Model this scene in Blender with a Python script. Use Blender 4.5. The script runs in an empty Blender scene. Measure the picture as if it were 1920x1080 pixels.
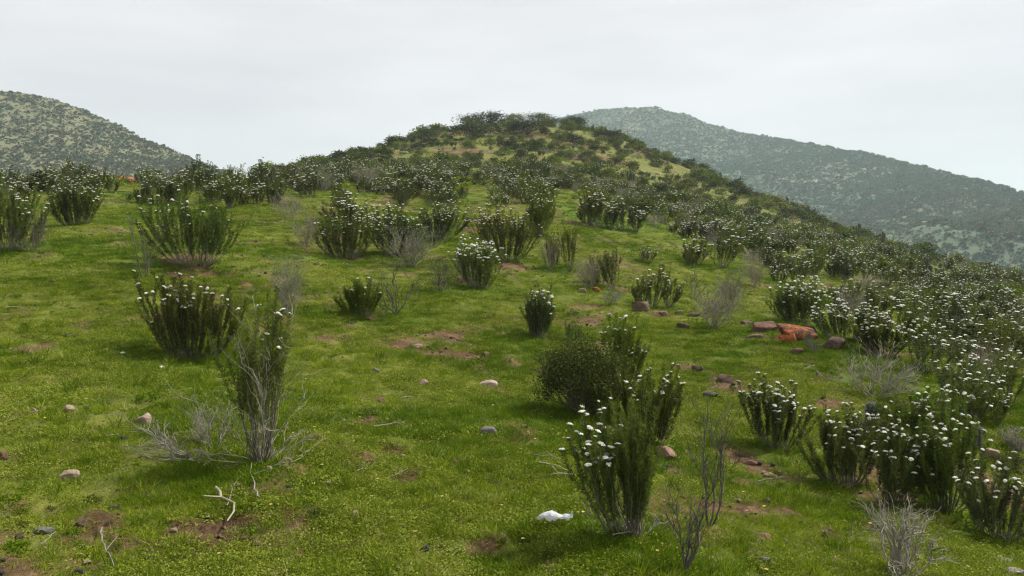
import bpy, math
import numpy as np
from mathutils import Vector, Matrix

# ------------------------------------------------------------------ camera, sky, sun, exposure
scene = bpy.context.scene
COL = scene.collection
F_PX = 1507.0                                   # focal length in pixels of a 1920 wide picture
PITCH = math.atan(100.0 / F_PX)                 # camera looks slightly down
cam_data = bpy.data.cameras.new('camera')
cam_data.sensor_width = 36.0
cam_data.lens = 36.0 * F_PX / 1920.0
cam_data.clip_start = 0.05
cam_data.clip_end = 6000.0
cam = bpy.data.objects.new('camera', cam_data)
COL.objects.link(cam)
cam.location = (0, 0, 0)
cam.rotation_euler = (math.pi / 2 - PITCH, 0, 0)
scene.camera = cam

SUN_EL, SUN_AZ = 52.0, 68.0                     # azimuth clockwise from the view direction (+Y): from the right, a bit behind the shrubs
world = bpy.data.worlds.new('World')
scene.world = world
world.use_nodes = True
wn = world.node_tree.nodes
wl = world.node_tree.links
wn.clear()
w_out = wn.new('ShaderNodeOutputWorld')
w_bg = wn.new('ShaderNodeBackground')
w_bg.inputs['Strength'].default_value = 1.0
w_sky = wn.new('ShaderNodeTexSky')
w_sky.sky_type = 'NISHITA'
w_sky.sun_disc = False
w_sky.sun_elevation = math.radians(SUN_EL)
w_sky.sun_rotation = math.radians(SUN_AZ)
w_scale = wn.new('ShaderNodeVectorMath'); w_scale.operation = 'SCALE'
w_scale.inputs['Scale'].default_value = 0.10
w_tc = wn.new('ShaderNodeTexCoord')
w_map = wn.new('ShaderNodeMapping'); w_map.inputs['Scale'].default_value = (1.0, 1.0, 5.0)
w_noise = wn.new('ShaderNodeTexNoise'); w_noise.inputs['Scale'].default_value = 2.2; w_noise.inputs['Detail'].default_value = 5.0
w_ramp = wn.new('ShaderNodeValToRGB')
w_ramp.color_ramp.elements[0].position = 0.36; w_ramp.color_ramp.elements[0].color = (0.55, 0.54, 0.562, 1)
w_ramp.color_ramp.elements[1].position = 0.66; w_ramp.color_ramp.elements[1].color = (0.685, 0.670, 0.685, 1)
w_mix = wn.new('ShaderNodeMix'); w_mix.data_type = 'RGBA'; w_mix.inputs['Factor'].default_value = 0.93
wl.new(w_sky.outputs['Color'], w_scale.inputs[0])
wl.new(w_tc.outputs['Generated'], w_map.inputs['Vector'])
wl.new(w_map.outputs['Vector'], w_noise.inputs['Vector'])
wl.new(w_noise.outputs['Fac'], w_ramp.inputs['Fac'])
wl.new(w_scale.outputs['Vector'], w_mix.inputs['A'])
wl.new(w_ramp.outputs['Color'], w_mix.inputs['B'])
wl.new(w_mix.outputs['Result'], w_bg.inputs['Color'])
wl.new(w_bg.outputs['Background'], w_out.inputs['Surface'])

sun_data = bpy.data.lights.new('sun', 'SUN')
sun_data.energy = 4.9
sun_data.angle = math.radians(5)
sun_data.color = (1.0, 0.95, 0.86)
sun = bpy.data.objects.new('sun', sun_data)
COL.objects.link(sun)
_e, _a = math.radians(SUN_EL), math.radians(SUN_AZ)
sun_dir = Vector((math.sin(_a) * math.cos(_e), math.cos(_a) * math.cos(_e), math.sin(_e)))
sun.rotation_euler = sun_dir.to_track_quat('Z', 'Y').to_euler()

scene.view_settings.view_transform = 'Standard'
scene.view_settings.look = 'None'
scene.view_settings.exposure = 0.5
scene.view_settings.gamma = 1.0
scene.view_settings.use_curve_mapping = False
scene.render.engine = 'CYCLES'
scene.cycles.max_bounces = 6
scene.cycles.diffuse_bounces = 3
scene.cycles.transmission_bounces = 3
scene.cycles.transparent_max_bounces = 4
scene.cycles.volume_bounces = 0
scene.cycles.use_denoising = True
scene.cycles.denoiser = 'OPENIMAGEDENOISE'
scene.cycles.denoising_input_passes = 'RGB_ALBEDO_NORMAL'
scene.cycles.denoising_prefilter = 'ACCURATE'
scene.cycles.pixel_filter_type = 'BLACKMAN_HARRIS'
scene.cycles.filter_width = 1.25

# ------------------------------------------------------------------ helpers
def smooth(a, b, x):
    t = np.clip((x - a) / (b - a), 0, 1)
    return t * t * (3 - 2 * t)

def _hash(ix, iy, seed):
    h = (ix.astype(np.int64) * 374761393 + iy.astype(np.int64) * 668265263 + seed * 1274126177) & 0x7fffffff
    h = ((h ^ (h >> 13)) * 1274126177) & 0x7fffffff
    h = (h ^ (h >> 16)) & 0x7fffffff
    return h / float(0x7fffffff)

def vnoise(x, y, seed=0):
    x = np.asarray(x, float); y = np.asarray(y, float)
    ix = np.floor(x); iy = np.floor(y)
    fx = x - ix; fy = y - iy
    fx = fx * fx * (3 - 2 * fx); fy = fy * fy * (3 - 2 * fy)
    a = _hash(ix, iy, seed); b = _hash(ix + 1, iy, seed)
    c = _hash(ix, iy + 1, seed); d = _hash(ix + 1, iy + 1, seed)
    return (a * (1 - fx) + b * fx) * (1 - fy) + (c * (1 - fx) + d * fx) * fy

def fbm(x, y, seed=0, octaves=3):
    s = 0; amp = 1; tot = 0
    for k in range(octaves):
        s = s + amp * vnoise(x * 2 ** k, y * 2 ** k, seed + 17 * k); tot += amp; amp *= 0.5
    return s / tot

SP, CP = math.sin(PITCH), math.cos(PITCH)
def ray(px, py):
    dx = (np.asarray(px, float) - 960) / F_PX; dy = (540 - np.asarray(py, float)) / F_PX
    return np.stack([dx, CP + dy * SP, -SP + dy * CP], -1)

def project(x, y, z):
    d = y * CP - z * SP
    u = y * SP + z * CP
    return 960 + F_PX * x / d, 540 - F_PX * u / d, d

def mesh_object(name, V, quads=None, tris=None, mat=None, parent=None, attrs=None, smooth_shade=False, link=True):
    """One mesh object from numpy arrays."""
    V = np.ascontiguousarray(V, np.float32)
    me = bpy.data.meshes.new(name)
    me.vertices.add(len(V)); me.vertices.foreach_set('co', V.ravel())
    idx, starts, at = [], [], 0
    if quads is not None and len(quads):
        q = np.asarray(quads, np.int32); idx.append(q.ravel()); starts.append(np.arange(len(q)) * 4 + at); at += len(q) * 4
    if tris is not None and len(tris):
        t = np.asarray(tris, np.int32); idx.append(t.ravel()); starts.append(np.arange(len(t)) * 3 + at); at += len(t) * 3
    if idx:
        idx = np.concatenate(idx).astype(np.int32); starts = np.concatenate(starts).astype(np.int32)
        me.loops.add(len(idx)); me.loops.foreach_set('vertex_index', idx)
        me.polygons.add(len(starts)); me.polygons.foreach_set('loop_start', starts)
        if smooth_shade:
            me.polygons.foreach_set('use_smooth', np.ones(len(starts), bool))
    for k, v in (attrs or {}).items():
        a = me.attributes.new(k, 'FLOAT', 'POINT'); a.data.foreach_set('value', np.ascontiguousarray(v, np.float32))
    me.update(calc_edges=True)
    if mat is not None:
        me.materials.append(mat)
    o = bpy.data.objects.new(name, me)
    if link:
        COL.objects.link(o)
    if parent is not None:
        o.parent = parent
    return o

def tag(o, label=None, cat=None, group=None, kind=None):
    if label: o['label'] = label
    if cat: o['category'] = cat
    if group: o['group'] = group
    if kind: o['kind'] = kind
    return o

def empty(name, loc=(0, 0, 0), rz=0.0, sc=1.0):
    o = bpy.data.objects.new(name, None)
    o.empty_display_size = 0.1
    COL.objects.link(o)
    o.location = loc; o.rotation_euler = (0, 0, rz)
    o.scale = (sc, sc, sc) if not hasattr(sc, '__len__') else sc
    return o

# ------------------------------------------------------------------ materials (procedural)
def new_mat(name):
    m = bpy.data.materials.new(name); m.use_nodes = True
    nt = m.node_tree; nt.nodes.clear()
    out = nt.nodes.new('ShaderNodeOutputMaterial')
    return m, nt, out

def ramp(nt, stops, src):
    r = nt.nodes.new('ShaderNodeValToRGB')
    el = r.color_ramp.elements
    while len(el) < len(stops): el.new(0.5)
    for e, (p, c) in zip(el, stops):
        e.position = p; e.color = (*c, 1)
    nt.links.new(src, r.inputs['Fac'])
    return r.outputs['Color']

def noise(nt, scale, detail=3.0, vec=None, rough=0.55):
    n = nt.nodes.new('ShaderNodeTexNoise')
    n.inputs['Scale'].default_value = scale; n.inputs['Detail'].default_value = detail; n.inputs['Roughness'].default_value = rough
    if vec is not None: nt.links.new(vec, n.inputs['Vector'])
    return n.outputs['Fac']

def mixc(nt, fac, a, b, mode='MIX'):
    m = nt.nodes.new('ShaderNodeMix'); m.data_type = 'RGBA'; m.blend_type = mode
    for sock, v in ((m.inputs['Factor'], fac), (m.inputs['A'], a), (m.inputs['B'], b)):
        if isinstance(v, (int, float)): sock.default_value = v
        elif isinstance(v, tuple): sock.default_value = (*v, 1)
        else: nt.links.new(v, sock)
    return m.outputs['Result']

def mth(nt, op, a, b=None, clamp=False):
    m = nt.nodes.new('ShaderNodeMath'); m.operation = op; m.use_clamp = clamp
    for i, v in enumerate((a, b)):
        if v is None: continue
        if isinstance(v, (int, float)): m.inputs[i].default_value = v
        else: nt.links.new(v, m.inputs[i])
    return m.outputs[0]

def attr(nt, name):
    a = nt.nodes.new('ShaderNodeAttribute'); a.attribute_name = name
    return a.outputs['Fac']

def world_pos(nt):
    return nt.nodes.new('ShaderNodeNewGeometry').outputs['Position']

def obj_random(nt):
    return nt.nodes.new('ShaderNodeObjectInfo').outputs['Random']

def leaf_material(name, stops, transl=0.25, rough=0.55, noise_scale=0.35, vary=0.05, spread=(0.55, 0.25, 0.2)):
    """Leaf colour from a per leaf tone, shifted by plant and by place."""
    m, nt, out = new_mat(name)
    t = attr(nt, 'tone')
    r = obj_random(nt)
    n = noise(nt, noise_scale, 2.0, world_pos(nt))
    f = mth(nt, 'ADD', mth(nt, 'MULTIPLY', t, spread[0]), mth(nt, 'ADD', mth(nt, 'MULTIPLY', r, spread[1]), mth(nt, 'MULTIPLY', n, spread[2])))
    c = ramp(nt, stops, f)
    if vary:
        h = nt.nodes.new('ShaderNodeHueSaturation'); nt.links.new(c, h.inputs['Color'])
        wnz = nt.nodes.new('ShaderNodeTexWhiteNoise'); wnz.noise_dimensions = '1D'; nt.links.new(r, wnz.inputs['W'])
        nt.links.new(mth(nt, 'ADD', 0.5 - vary * 0.7, mth(nt, 'MULTIPLY', wnz.outputs['Value'], vary * 0.75)), h.inputs['Hue'])
        nt.links.new(mth(nt, 'ADD', 0.92, mth(nt, 'MULTIPLY', r, 0.28)), h.inputs['Saturation'])
        nt.links.new(mth(nt, 'ADD', 0.75, mth(nt, 'MULTIPLY', wnz.outputs['Value'], 0.6)), h.inputs['Value'])
        c = h.outputs['Color']
    b = nt.nodes.new('ShaderNodeBsdfPrincipled')
    b.inputs['Roughness'].default_value = rough
    b.inputs['Specular IOR Level'].default_value = 0.10
    nt.links.new(c, b.inputs['Base Color'])
    tr = nt.nodes.new('ShaderNodeBsdfTranslucent')
    nt.links.new(mixc(nt, 1.0, c, (1.25, 1.3, 0.6), 'MULTIPLY'), tr.inputs['Color'])
    mx = nt.nodes.new('ShaderNodeMixShader'); mx.inputs[0].default_value = transl
    nt.links.new(b.outputs[0], mx.inputs[1]); nt.links.new(tr.outputs[0], mx.inputs[2])
    nt.links.new(mx.outputs[0], out.inputs['Surface'])
    return m

def solid_material(name, stops, scale=8.0, detail=4.0, rough=0.85, bump=0.0, coords='object', spec=0.2):
    m, nt, out = new_mat(name)
    tc = nt.nodes.new('ShaderNodeTexCoord')
    vec = tc.outputs['Object'] if coords == 'object' else world_pos(nt)
    n = noise(nt, scale, detail, vec, 0.6)
    f = mth(nt, 'ADD', n, mth(nt, 'MULTIPLY', mth(nt, 'SUBTRACT', obj_random(nt), 0.5), 0.18))
    c = ramp(nt, stops, f)
    b = nt.nodes.new('ShaderNodeBsdfPrincipled')
    b.inputs['Roughness'].default_value = rough
    b.inputs['Specular IOR Level'].default_value = spec
    nt.links.new(c, b.inputs['Base Color'])
    if bump:
        bp = nt.nodes.new('ShaderNodeBump'); bp.inputs['Strength'].default_value = 0.7; bp.inputs['Distance'].default_value = bump
        nt.links.new(noise(nt, scale * 3, 5, vec, 0.65), bp.inputs['Height'])
        nt.links.new(bp.outputs['Normal'], b.inputs['Normal'])
    nt.links.new(b.outputs[0], out.inputs['Surface'])
    return m

M = {}
M['shoot'] = leaf_material('shoot_leaf', [(0.1, (0.015, 0.030, 0.004)), (0.5, (0.048, 0.078, 0.008)), (0.95, (0.13, 0.172, 0.026))], 0.3)
M['shoot_pale'] = leaf_material('shoot_leaf_olive', [(0.1, (0.025, 0.042, 0.008)), (0.5, (0.065, 0.096, 0.017)), (0.95, (0.138, 0.178, 0.04))], 0.3)
M['round_leaf'] = leaf_material('round_bush_leaf', [(0.1, (0.013, 0.022, 0.007)), (0.5, (0.038, 0.056, 0.015)), (0.95, (0.10, 0.13, 0.038))], 0.18)
M['olive_leaf'] = leaf_material('olive_bush_leaf', [(0.1, (0.05, 0.065, 0.02)), (0.5, (0.105, 0.13, 0.04)), (0.95, (0.18, 0.205, 0.075))], 0.2)
M['grey_leaf'] = leaf_material('grey_scrub_leaf', [(0.1, (0.055, 0.065, 0.04)), (0.5, (0.105, 0.118, 0.07)), (0.95, (0.17, 0.18, 0.115))], 0.15)
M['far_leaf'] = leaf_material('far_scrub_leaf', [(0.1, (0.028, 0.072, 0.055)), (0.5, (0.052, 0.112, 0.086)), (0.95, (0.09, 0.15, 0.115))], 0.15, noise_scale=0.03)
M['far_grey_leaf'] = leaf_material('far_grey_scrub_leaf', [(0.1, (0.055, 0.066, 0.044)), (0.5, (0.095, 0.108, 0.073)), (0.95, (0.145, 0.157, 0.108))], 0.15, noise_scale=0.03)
M['grass'] = leaf_material('grass_blade', [(0.08, (0.056, 0.096, 0.004)), (0.40, (0.116, 0.174, 0.006)), (0.65, (0.188, 0.246, 0.012)), (0.95, (0.35, 0.34, 0.065))], 0.3, noise_scale=0.9, vary=0.0, spread=(0.32, 0.38, 0.35))
M['lush'] = leaf_material('lush_grass_blade', [(0.1, (0.040, 0.079, 0.003)), (0.5, (0.080, 0.138, 0.004)), (0.95, (0.15, 0.215, 0.010))], 0.3, noise_scale=0.9, vary=0.0, spread=(0.32, 0.38, 0.35))
M['herb'] = leaf_material('ground_herb_leaf', [(0.1, (0.070, 0.106, 0.008)), (0.5, (0.152, 0.202, 0.015)), (0.95, (0.30, 0.30, 0.065))], 0.3, noise_scale=1.1, vary=0.0, spread=(0.32, 0.38, 0.35))
M['dry_grass'] = leaf_material('dry_grass_blade', [(0.1, (0.16, 0.14, 0.07)), (0.5, (0.24, 0.21, 0.11)), (0.95, (0.36, 0.32, 0.18))], 0.3)
M['petal'] = solid_material('white_flower_petal', [(0.28, (0.34, 0.32, 0.22)), (0.42, (0.58, 0.575, 0.49)), (0.75, (0.74, 0.74, 0.70))], 70, 2, 0.7)
M['stem'] = solid_material('shrub_stem_bark', [(0.25, (0.07, 0.062, 0.046)), (0.75, (0.20, 0.18, 0.135))], 14, 4, 0.9)
M['twig'] = solid_material('dry_twig_bark', [(0.25, (0.13, 0.12, 0.092)), (0.75, (0.32, 0.30, 0.235))], 10, 4, 0.9)
M['twig_dark'] = solid_material('dark_twig_bark', [(0.25, (0.05, 0.045, 0.034)), (0.75, (0.15, 0.138, 0.105))], 10, 4, 0.9)
M['pale_wood'] = solid_material('weathered_pale_wood', [(0.25, (0.11, 0.10, 0.078)), (0.75, (0.26, 0.24, 0.20))], 14, 4, 0.85)
M['straw'] = solid_material('straw_twig', [(0.25, (0.19, 0.17, 0.115)), (0.75, (0.38, 0.34, 0.25))], 10, 4, 0.9)
M['cactus'] = solid_material('cactus_skin', [(0.25, (0.035, 0.05, 0.028)), (0.75, (0.09, 0.105, 0.065))], 12, 3, 0.7)
M['spine'] = solid_material('cactus_spine', [(0.25, (0.16, 0.15, 0.125)), (0.75, (0.34, 0.32, 0.28))], 12, 2, 0.7)
M['rock_grey'] = solid_material('grey_stone', [(0.25, (0.075, 0.072, 0.068)), (0.5, (0.15, 0.14, 0.125)), (0.8, (0.25, 0.235, 0.20))], 9, 6, 0.92, 0.02)
M['rock_dark'] = solid_material('dark_stone', [(0.25, (0.022, 0.022, 0.024)), (0.75, (0.075, 0.073, 0.07))], 9, 6, 0.92, 0.02)
M['rock_tan'] = solid_material('tan_stone', [(0.25, (0.17, 0.125, 0.085)), (0.5, (0.27, 0.205, 0.145)), (0.8, (0.38, 0.30, 0.22))], 9, 6, 0.92, 0.02)
M['rock_red'] = solid_material('reddish_stone', [(0.25, (0.075, 0.045, 0.034)), (0.5, (0.17, 0.095, 0.068)), (0.8, (0.27, 0.18, 0.135))], 9, 6, 0.92, 0.02)
M['rock_pink'] = solid_material('pinkish_stone', [(0.25, (0.19, 0.13, 0.105)), (0.5, (0.30, 0.215, 0.175)), (0.8, (0.42, 0.33, 0.275))], 9, 6, 0.92, 0.02)
M['rock_brown'] = solid_material('brown_stone', [(0.25, (0.04, 0.028, 0.02)), (0.5, (0.10, 0.068, 0.047)), (0.8, (0.19, 0.135, 0.095))], 9, 6, 0.92, 0.02)
M['rock_lichen'] = solid_material('orange_lichen_stone', [(0.38, (0.04, 0.026, 0.019)), (0.48, (0.17, 0.058, 0.024)), (0.60, (0.35, 0.09, 0.022)), (0.78, (0.24, 0.12, 0.07))], 11, 6, 0.92, 0.02)
M['bag'] = None
M['cow'] = solid_material('reddish_brown_hide', [(0.3, (0.17, 0.05, 0.02)), (0.7, (0.34, 0.115, 0.045))], 3, 3, 0.7)
M['horn'] = solid_material('horn', [(0.3, (0.4, 0.36, 0.28)), (0.7, (0.5, 0.45, 0.36))], 6, 3, 0.6)
M['post'] = solid_material('white_painted_post', [(0.3, (0.62, 0.62, 0.58)), (0.7, (0.8, 0.8, 0.77))], 6, 3, 0.7)
M['dead_leaf'] = solid_material('yellow_dead_leaf', [(0.3, (0.26, 0.18, 0.04)), (0.7, (0.45, 0.36, 0.12))], 20, 2, 0.8)

def bag_material():
    m, nt, out = new_mat('white_plastic_film')
    b = nt.nodes.new('ShaderNodeBsdfPrincipled')
    b.inputs['Base Color'].default_value = (0.60, 0.62, 0.66, 1); b.inputs['Roughness'].default_value = 0.38
    n = noise(nt, 60, 3, nt.nodes.new('ShaderNodeTexCoord').outputs['Object'])
    bp = nt.nodes.new('ShaderNodeBump'); bp.inputs['Strength'].default_value = 0.6; bp.inputs['Distance'].default_value = 0.004
    nt.links.new(n, bp.inputs['Height']); nt.links.new(bp.outputs['Normal'], b.inputs['Normal'])
    tr = nt.nodes.new('ShaderNodeBsdfTranslucent'); tr.inputs['Color'].default_value = (0.8, 0.82, 0.84, 1)
    mx = nt.nodes.new('ShaderNodeMixShader'); mx.inputs[0].default_value = 0.35
    nt.links.new(b.outputs[0], mx.inputs[1]); nt.links.new(tr.outputs[0], mx.inputs[2]); nt.links.new(mx.outputs[0], out.inputs['Surface'])
    return m
M['bag'] = bag_material()

def ground_material():
    m, nt, out = new_mat('meadow_ground')
    p = world_pos(nt)
    bare, dry, lush = attr(nt, 'bare'), attr(nt, 'dry'), attr(nt, 'lush')
    n_big = noise(nt, 0.35, 3, p); n_mid = noise(nt, 2.6, 4, p); n_fine = noise(nt, 22, 5, p, 0.65)
    tone = mth(nt, 'ADD', mth(nt, 'MULTIPLY', n_mid, 0.45), mth(nt, 'ADD', mth(nt, 'MULTIPLY', n_fine, 0.4), mth(nt, 'MULTIPLY', n_big, 0.2)))
    green = ramp(nt, [(0.36, (0.040, 0.050, 0.008)), (0.5, (0.085, 0.105, 0.013)), (0.62, (0.135, 0.145, 0.024)), (0.74, (0.22, 0.19, 0.06))], tone)
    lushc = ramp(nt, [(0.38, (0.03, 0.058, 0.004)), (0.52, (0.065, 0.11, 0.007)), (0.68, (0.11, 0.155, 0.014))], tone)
    n_far = noise(nt, 0.8, 4, p, 0.7)
    tone_far = mth(nt, 'ADD', mth(nt, 'MULTIPLY', n_far, 0.75), mth(nt, 'MULTIPLY', n_mid, 0.28))
    olive = ramp(nt, [(0.36, (0.06, 0.075, 0.017)), (0.5, (0.115, 0.13, 0.030)), (0.62, (0.165, 0.165, 0.048)), (0.74, (0.23, 0.185, 0.08))], tone_far)
    soil = ramp(nt, [(0.36, (0.028, 0.016, 0.009)), (0.5, (0.085, 0.052, 0.027)), (0.66, (0.19, 0.125, 0.068))], tone)
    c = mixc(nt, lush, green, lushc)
    c = mixc(nt, dry, c, olive)
    edge = mth(nt, 'MULTIPLY', mth(nt, 'SUBTRACT', mth(nt, 'ADD', bare, mth(nt, 'MULTIPLY', mth(nt, 'SUBTRACT', n_fine, 0.5), 1.3)), 0.36), 3.2, True)
    c = mixc(nt, edge, c, soil)
    b = nt.nodes.new('ShaderNodeBsdfPrincipled'); b.inputs['Roughness'].default_value = 0.95; b.inputs['Specular IOR Level'].default_value = 0.1
    nt.links.new(c, b.inputs['Base Color'])
    bp = nt.nodes.new('ShaderNodeBump'); bp.inputs['Strength'].default_value = 1.0; bp.inputs['Distance'].default_value = 0.05
    nt.links.new(mth(nt, 'ADD', mth(nt, 'MULTIPLY', n_fine, 0.6), n_mid), bp.inputs['Height'])
    nt.links.new(bp.outputs['Normal'], b.inputs['Normal'])
    nt.links.new(b.outputs[0], out.inputs['Surface'])
    return m

def hill_material(name, cols, bare_cols):
    m, nt, out = new_mat(name)
    p = world_pos(nt)
    n1 = noise(nt, 0.012, 4, p); n2 = noise(nt, 0.11, 4, p, 0.65); n3 = noise(nt, 0.5, 3, p, 0.7)
    t = mth(nt, 'ADD', mth(nt, 'MULTIPLY', n2, 0.6), mth(nt, 'MULTIPLY', n3, 0.4))
    c = ramp(nt, cols, t)
    soil = ramp(nt, bare_cols, n3)
    c = mixc(nt, mth(nt, 'MULTIPLY', mth(nt, 'SUBTRACT', mth(nt, 'ADD', mth(nt, 'MULTIPLY', n1, 0.6), mth(nt, 'MULTIPLY', n2, 0.5)), 0.58), 7.0, True), c, soil)
    b = nt.nodes.new('ShaderNodeBsdfPrincipled'); b.inputs['Roughness'].default_value = 0.95; b.inputs['Specular IOR Level'].default_value = 0.1
    nt.links.new(c, b.inputs['Base Color']); nt.links.new(b.outputs[0], out.inputs['Surface'])
    return m

# ------------------------------------------------------------------ terrain: the near hill
CTRL = [  # picture column, picture row, distance in metres of points read off the photograph by shrub size
    (0, 1080, 4.0), (480, 1080, 4.1), (960, 1080, 4.3), (1440, 1080, 4.7), (1920, 1080, 5.3),
    (1165, 1005, 4.8), (490, 868, 5.6), (1580, 908, 7.0), (1450, 842, 8.0), (1900, 1010, 6.3), (1680, 945, 6.6),
    (0, 850, 5.7), (900, 860, 6.4), (1250, 865, 7.2), (0, 660, 8.8), (360, 675, 9.5), (650, 690, 9.6), (900, 700, 10.2), (1080, 770, 8.4),
    (0, 475, 14), (180, 500, 13), (370, 497, 13.5), (675, 592, 12.0), (640, 484, 17.5), (895, 543, 15), (1010, 634, 12.5), (960, 488, 19), (1225, 572, 15.5),
    (1340, 615, 13.5), (1500, 640, 12.5), (1640, 745, 9.6), (1900, 700, 13), (1900, 820, 9.0), (1380, 720, 10.2),
    (150, 424, 19), (200, 363, 27), (0, 405, 21), (330, 380, 26), (450, 388, 24), (560, 395, 24), (650, 345, 40), (770, 352, 38), (930, 357, 36), (1050, 372, 32), (1110, 440, 24),
    (1480, 482, 32), (1700, 520, 34), (1660, 590, 20), (1900, 600, 24), (1280, 480, 24),
    (500, 344, 58), (700, 312, 75), (900, 330, 54), (900, 300, 80), (1000, 280, 95), (1100, 332, 62), (1200, 306, 90), (1300, 380, 62), (1400, 432, 50), (1560, 455, 60),
    (440, 337, 105), (620, 311, 112), (700, 286, 118), (830, 248, 125), (900, 238, 128), (1000, 232, 130), (1080, 237, 130), (1150, 261, 130), (1300, 331, 122), (1500, 412, 108), (1700, 482, 95), (1900, 531, 84), (2050, 565, 76),
    (200, 352, 42), (0, 362, 42), (300, 358, 60), (200, 362, 75), (100, 385, 75), (0, 400, 110), (250, 364, 105), (-300, 400, 60),
    (440, 420, 190), (700, 400, 190), (1000, 370, 190), (1300, 470, 190), (1600, 590, 190), (1900, 640, 180), (0, 470, 190), (-300, 500, 190), (2200, 700, 150),
    (0, 560, 320), (500, 540, 320), (1000, 520, 320), (1500, 640, 320), (2000, 680, 320),
    (-300, 1080, 3.8), (-300, 660, 8.5), (-300, 470, 14), (-300, 400, 24), (2250, 1080, 5.8), (2250, 800, 11), (2250, 660, 24), (2200, 600, 50),
]
_c = np.array(CTRL, float)
_P = ray(_c[:, 0], _c[:, 1]) * _c[:, 2:3]
def _uv(x, y):
    az = np.arctan2(x, y)
    r = np.hypot(x, y)
    return np.clip(az, -0.87, 0.87) * 2.2, np.log(np.maximum(r, 0.3)), az, r
_ex = [(0.0, 0.5), (0.0, 1.5), (1.2, 2.4), (-1.2, 2.4), (0, 2.8)]
_X = np.concatenate([_P[:, 0], [e[0] for e in _ex]]); _Y = np.concatenate([_P[:, 1], [e[1] for e in _ex]]); _Z = np.concatenate([_P[:, 2], [-1.72, -1.74, -1.86, -1.66, -1.77]])
_u, _v, _, _r = _uv(_X, _Y)
_val = _Z / _r
_z0 = np.exp(-_v) * -1.8
_val = _val - _z0                                # the flat-ground term is taken out before fitting
def _kern(d2):
    return 0.5 * d2 * np.log(d2 + 1e-9)
_n = len(_u)
_A = np.zeros((_n + 3, _n + 3))
_A[:_n, :_n] = _kern((_u[:, None] - _u[None]) ** 2 + (_v[:, None] - _v[None]) ** 2) + np.eye(_n) * 0.012
_A[:_n, _n:] = np.stack([np.ones(_n), _u, _v], 1); _A[_n:, :_n] = _A[:_n, _n:].T
_W = np.linalg.solve(_A, np.concatenate([_val, np.zeros(3)]))

HOLES = [(740, 852, .16, .05), (685, 870, .09, .05), (770, 901, .17, .06), (872, 941, .15, .05), (860, 986, .09, .04), (905, 1046, .12, .05)]

def H0(x, y):
    shp = np.shape(x)
    x = np.ravel(np.asarray(x, float)); y = np.ravel(np.asarray(y, float))
    out = np.empty(len(x))
    for s in range(0, len(x), 20000):
        xs, ys = x[s:s + 20000], y[s:s + 20000]
        u, v, az, r = _uv(xs, ys)
        v2 = np.clip(v, math.log(0.5), math.log(330))
        g = _kern((u[:, None] - _u[None]) ** 2 + (v2[:, None] - _v[None]) ** 2) @ _W[:_n] + _W[_n] + _W[_n + 1] * u + _W[_n + 2] * v2
        z = (g + np.exp(-v2) * -1.8) * np.exp(v2)
        back = smooth(0.95, 2.2, np.abs(az))
        z = z * (1 - back) + (-1.75 - 0.05 * r) * back
        far = smooth(240, 520, r)
        out[s:s + 20000] = z * (1 - far) + (-60) * far
    return out.reshape(shp)

def detail(x, y):
    r = np.hypot(x, y)
    d = (fbm(x * 2.1, y * 2.1, 5, 3) - 0.5) * 0.11 + (vnoise(x * 9, y * 9, 9) - 0.5) * 0.034
    d = d + (fbm(x * 0.33, y * 0.33, 3, 2) - 0.5) * 0.25 * smooth(2, 14, r) + (fbm(x * 0.09, y * 0.09, 31, 3) - 0.5) * 1.5 * smooth(25, 80, r)
    return d

_holes_xy = []
def Hh(x, y):
    z = H0(x, y) + detail(x, y)
    for hx, hy, hr, hd in _holes_xy:
        d2 = ((x - hx) ** 2 + ((y - hy) * 0.8) ** 2) / hr ** 2
        z = z - hd * np.exp(-d2 * 1.3) + 0.4 * hd * np.exp(-(np.sqrt(d2) - 1.5) ** 2 * 4)
    return z

_ts = 1.5 * 1.012 ** np.arange(0, 420)
def ground_at(px, py):
    """First point of the near hill that the line of sight through a pixel meets."""
    d = ray(px, py)
    P = d[None] * _ts[:, None]
    h = Hh(P[:, 0], P[:, 1])
    below = np.nonzero(P[:, 2] < h)[0]
    if not len(below):
        k = np.argmin(np.abs(P[:, 2] - h)); t = _ts[k]
    else:
        k = below[0]
        a, b = (_ts[k - 1] if k else 0.5), _ts[k]
        for _ in range(3):
            tt = np.linspace(a, b, 9); Q = d[None] * tt[:, None]
            j = np.nonzero(Q[:, 2] < Hh(Q[:, 0], Q[:, 1]))[0]
            j = j[0] if len(j) else 8
            a, b = tt[max(j - 1, 0)], tt[j]
        t = b
    x, y = d[0] * t, d[1] * t
    return np.array([x, y, float(Hh(np.array([x]), np.array([y]))[0])]), t
for (px, py, hr, hd) in HOLES:
    p, _t = ground_at(px, py); _holes_xy.append((p[0], p[1], hr, hd))

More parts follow.
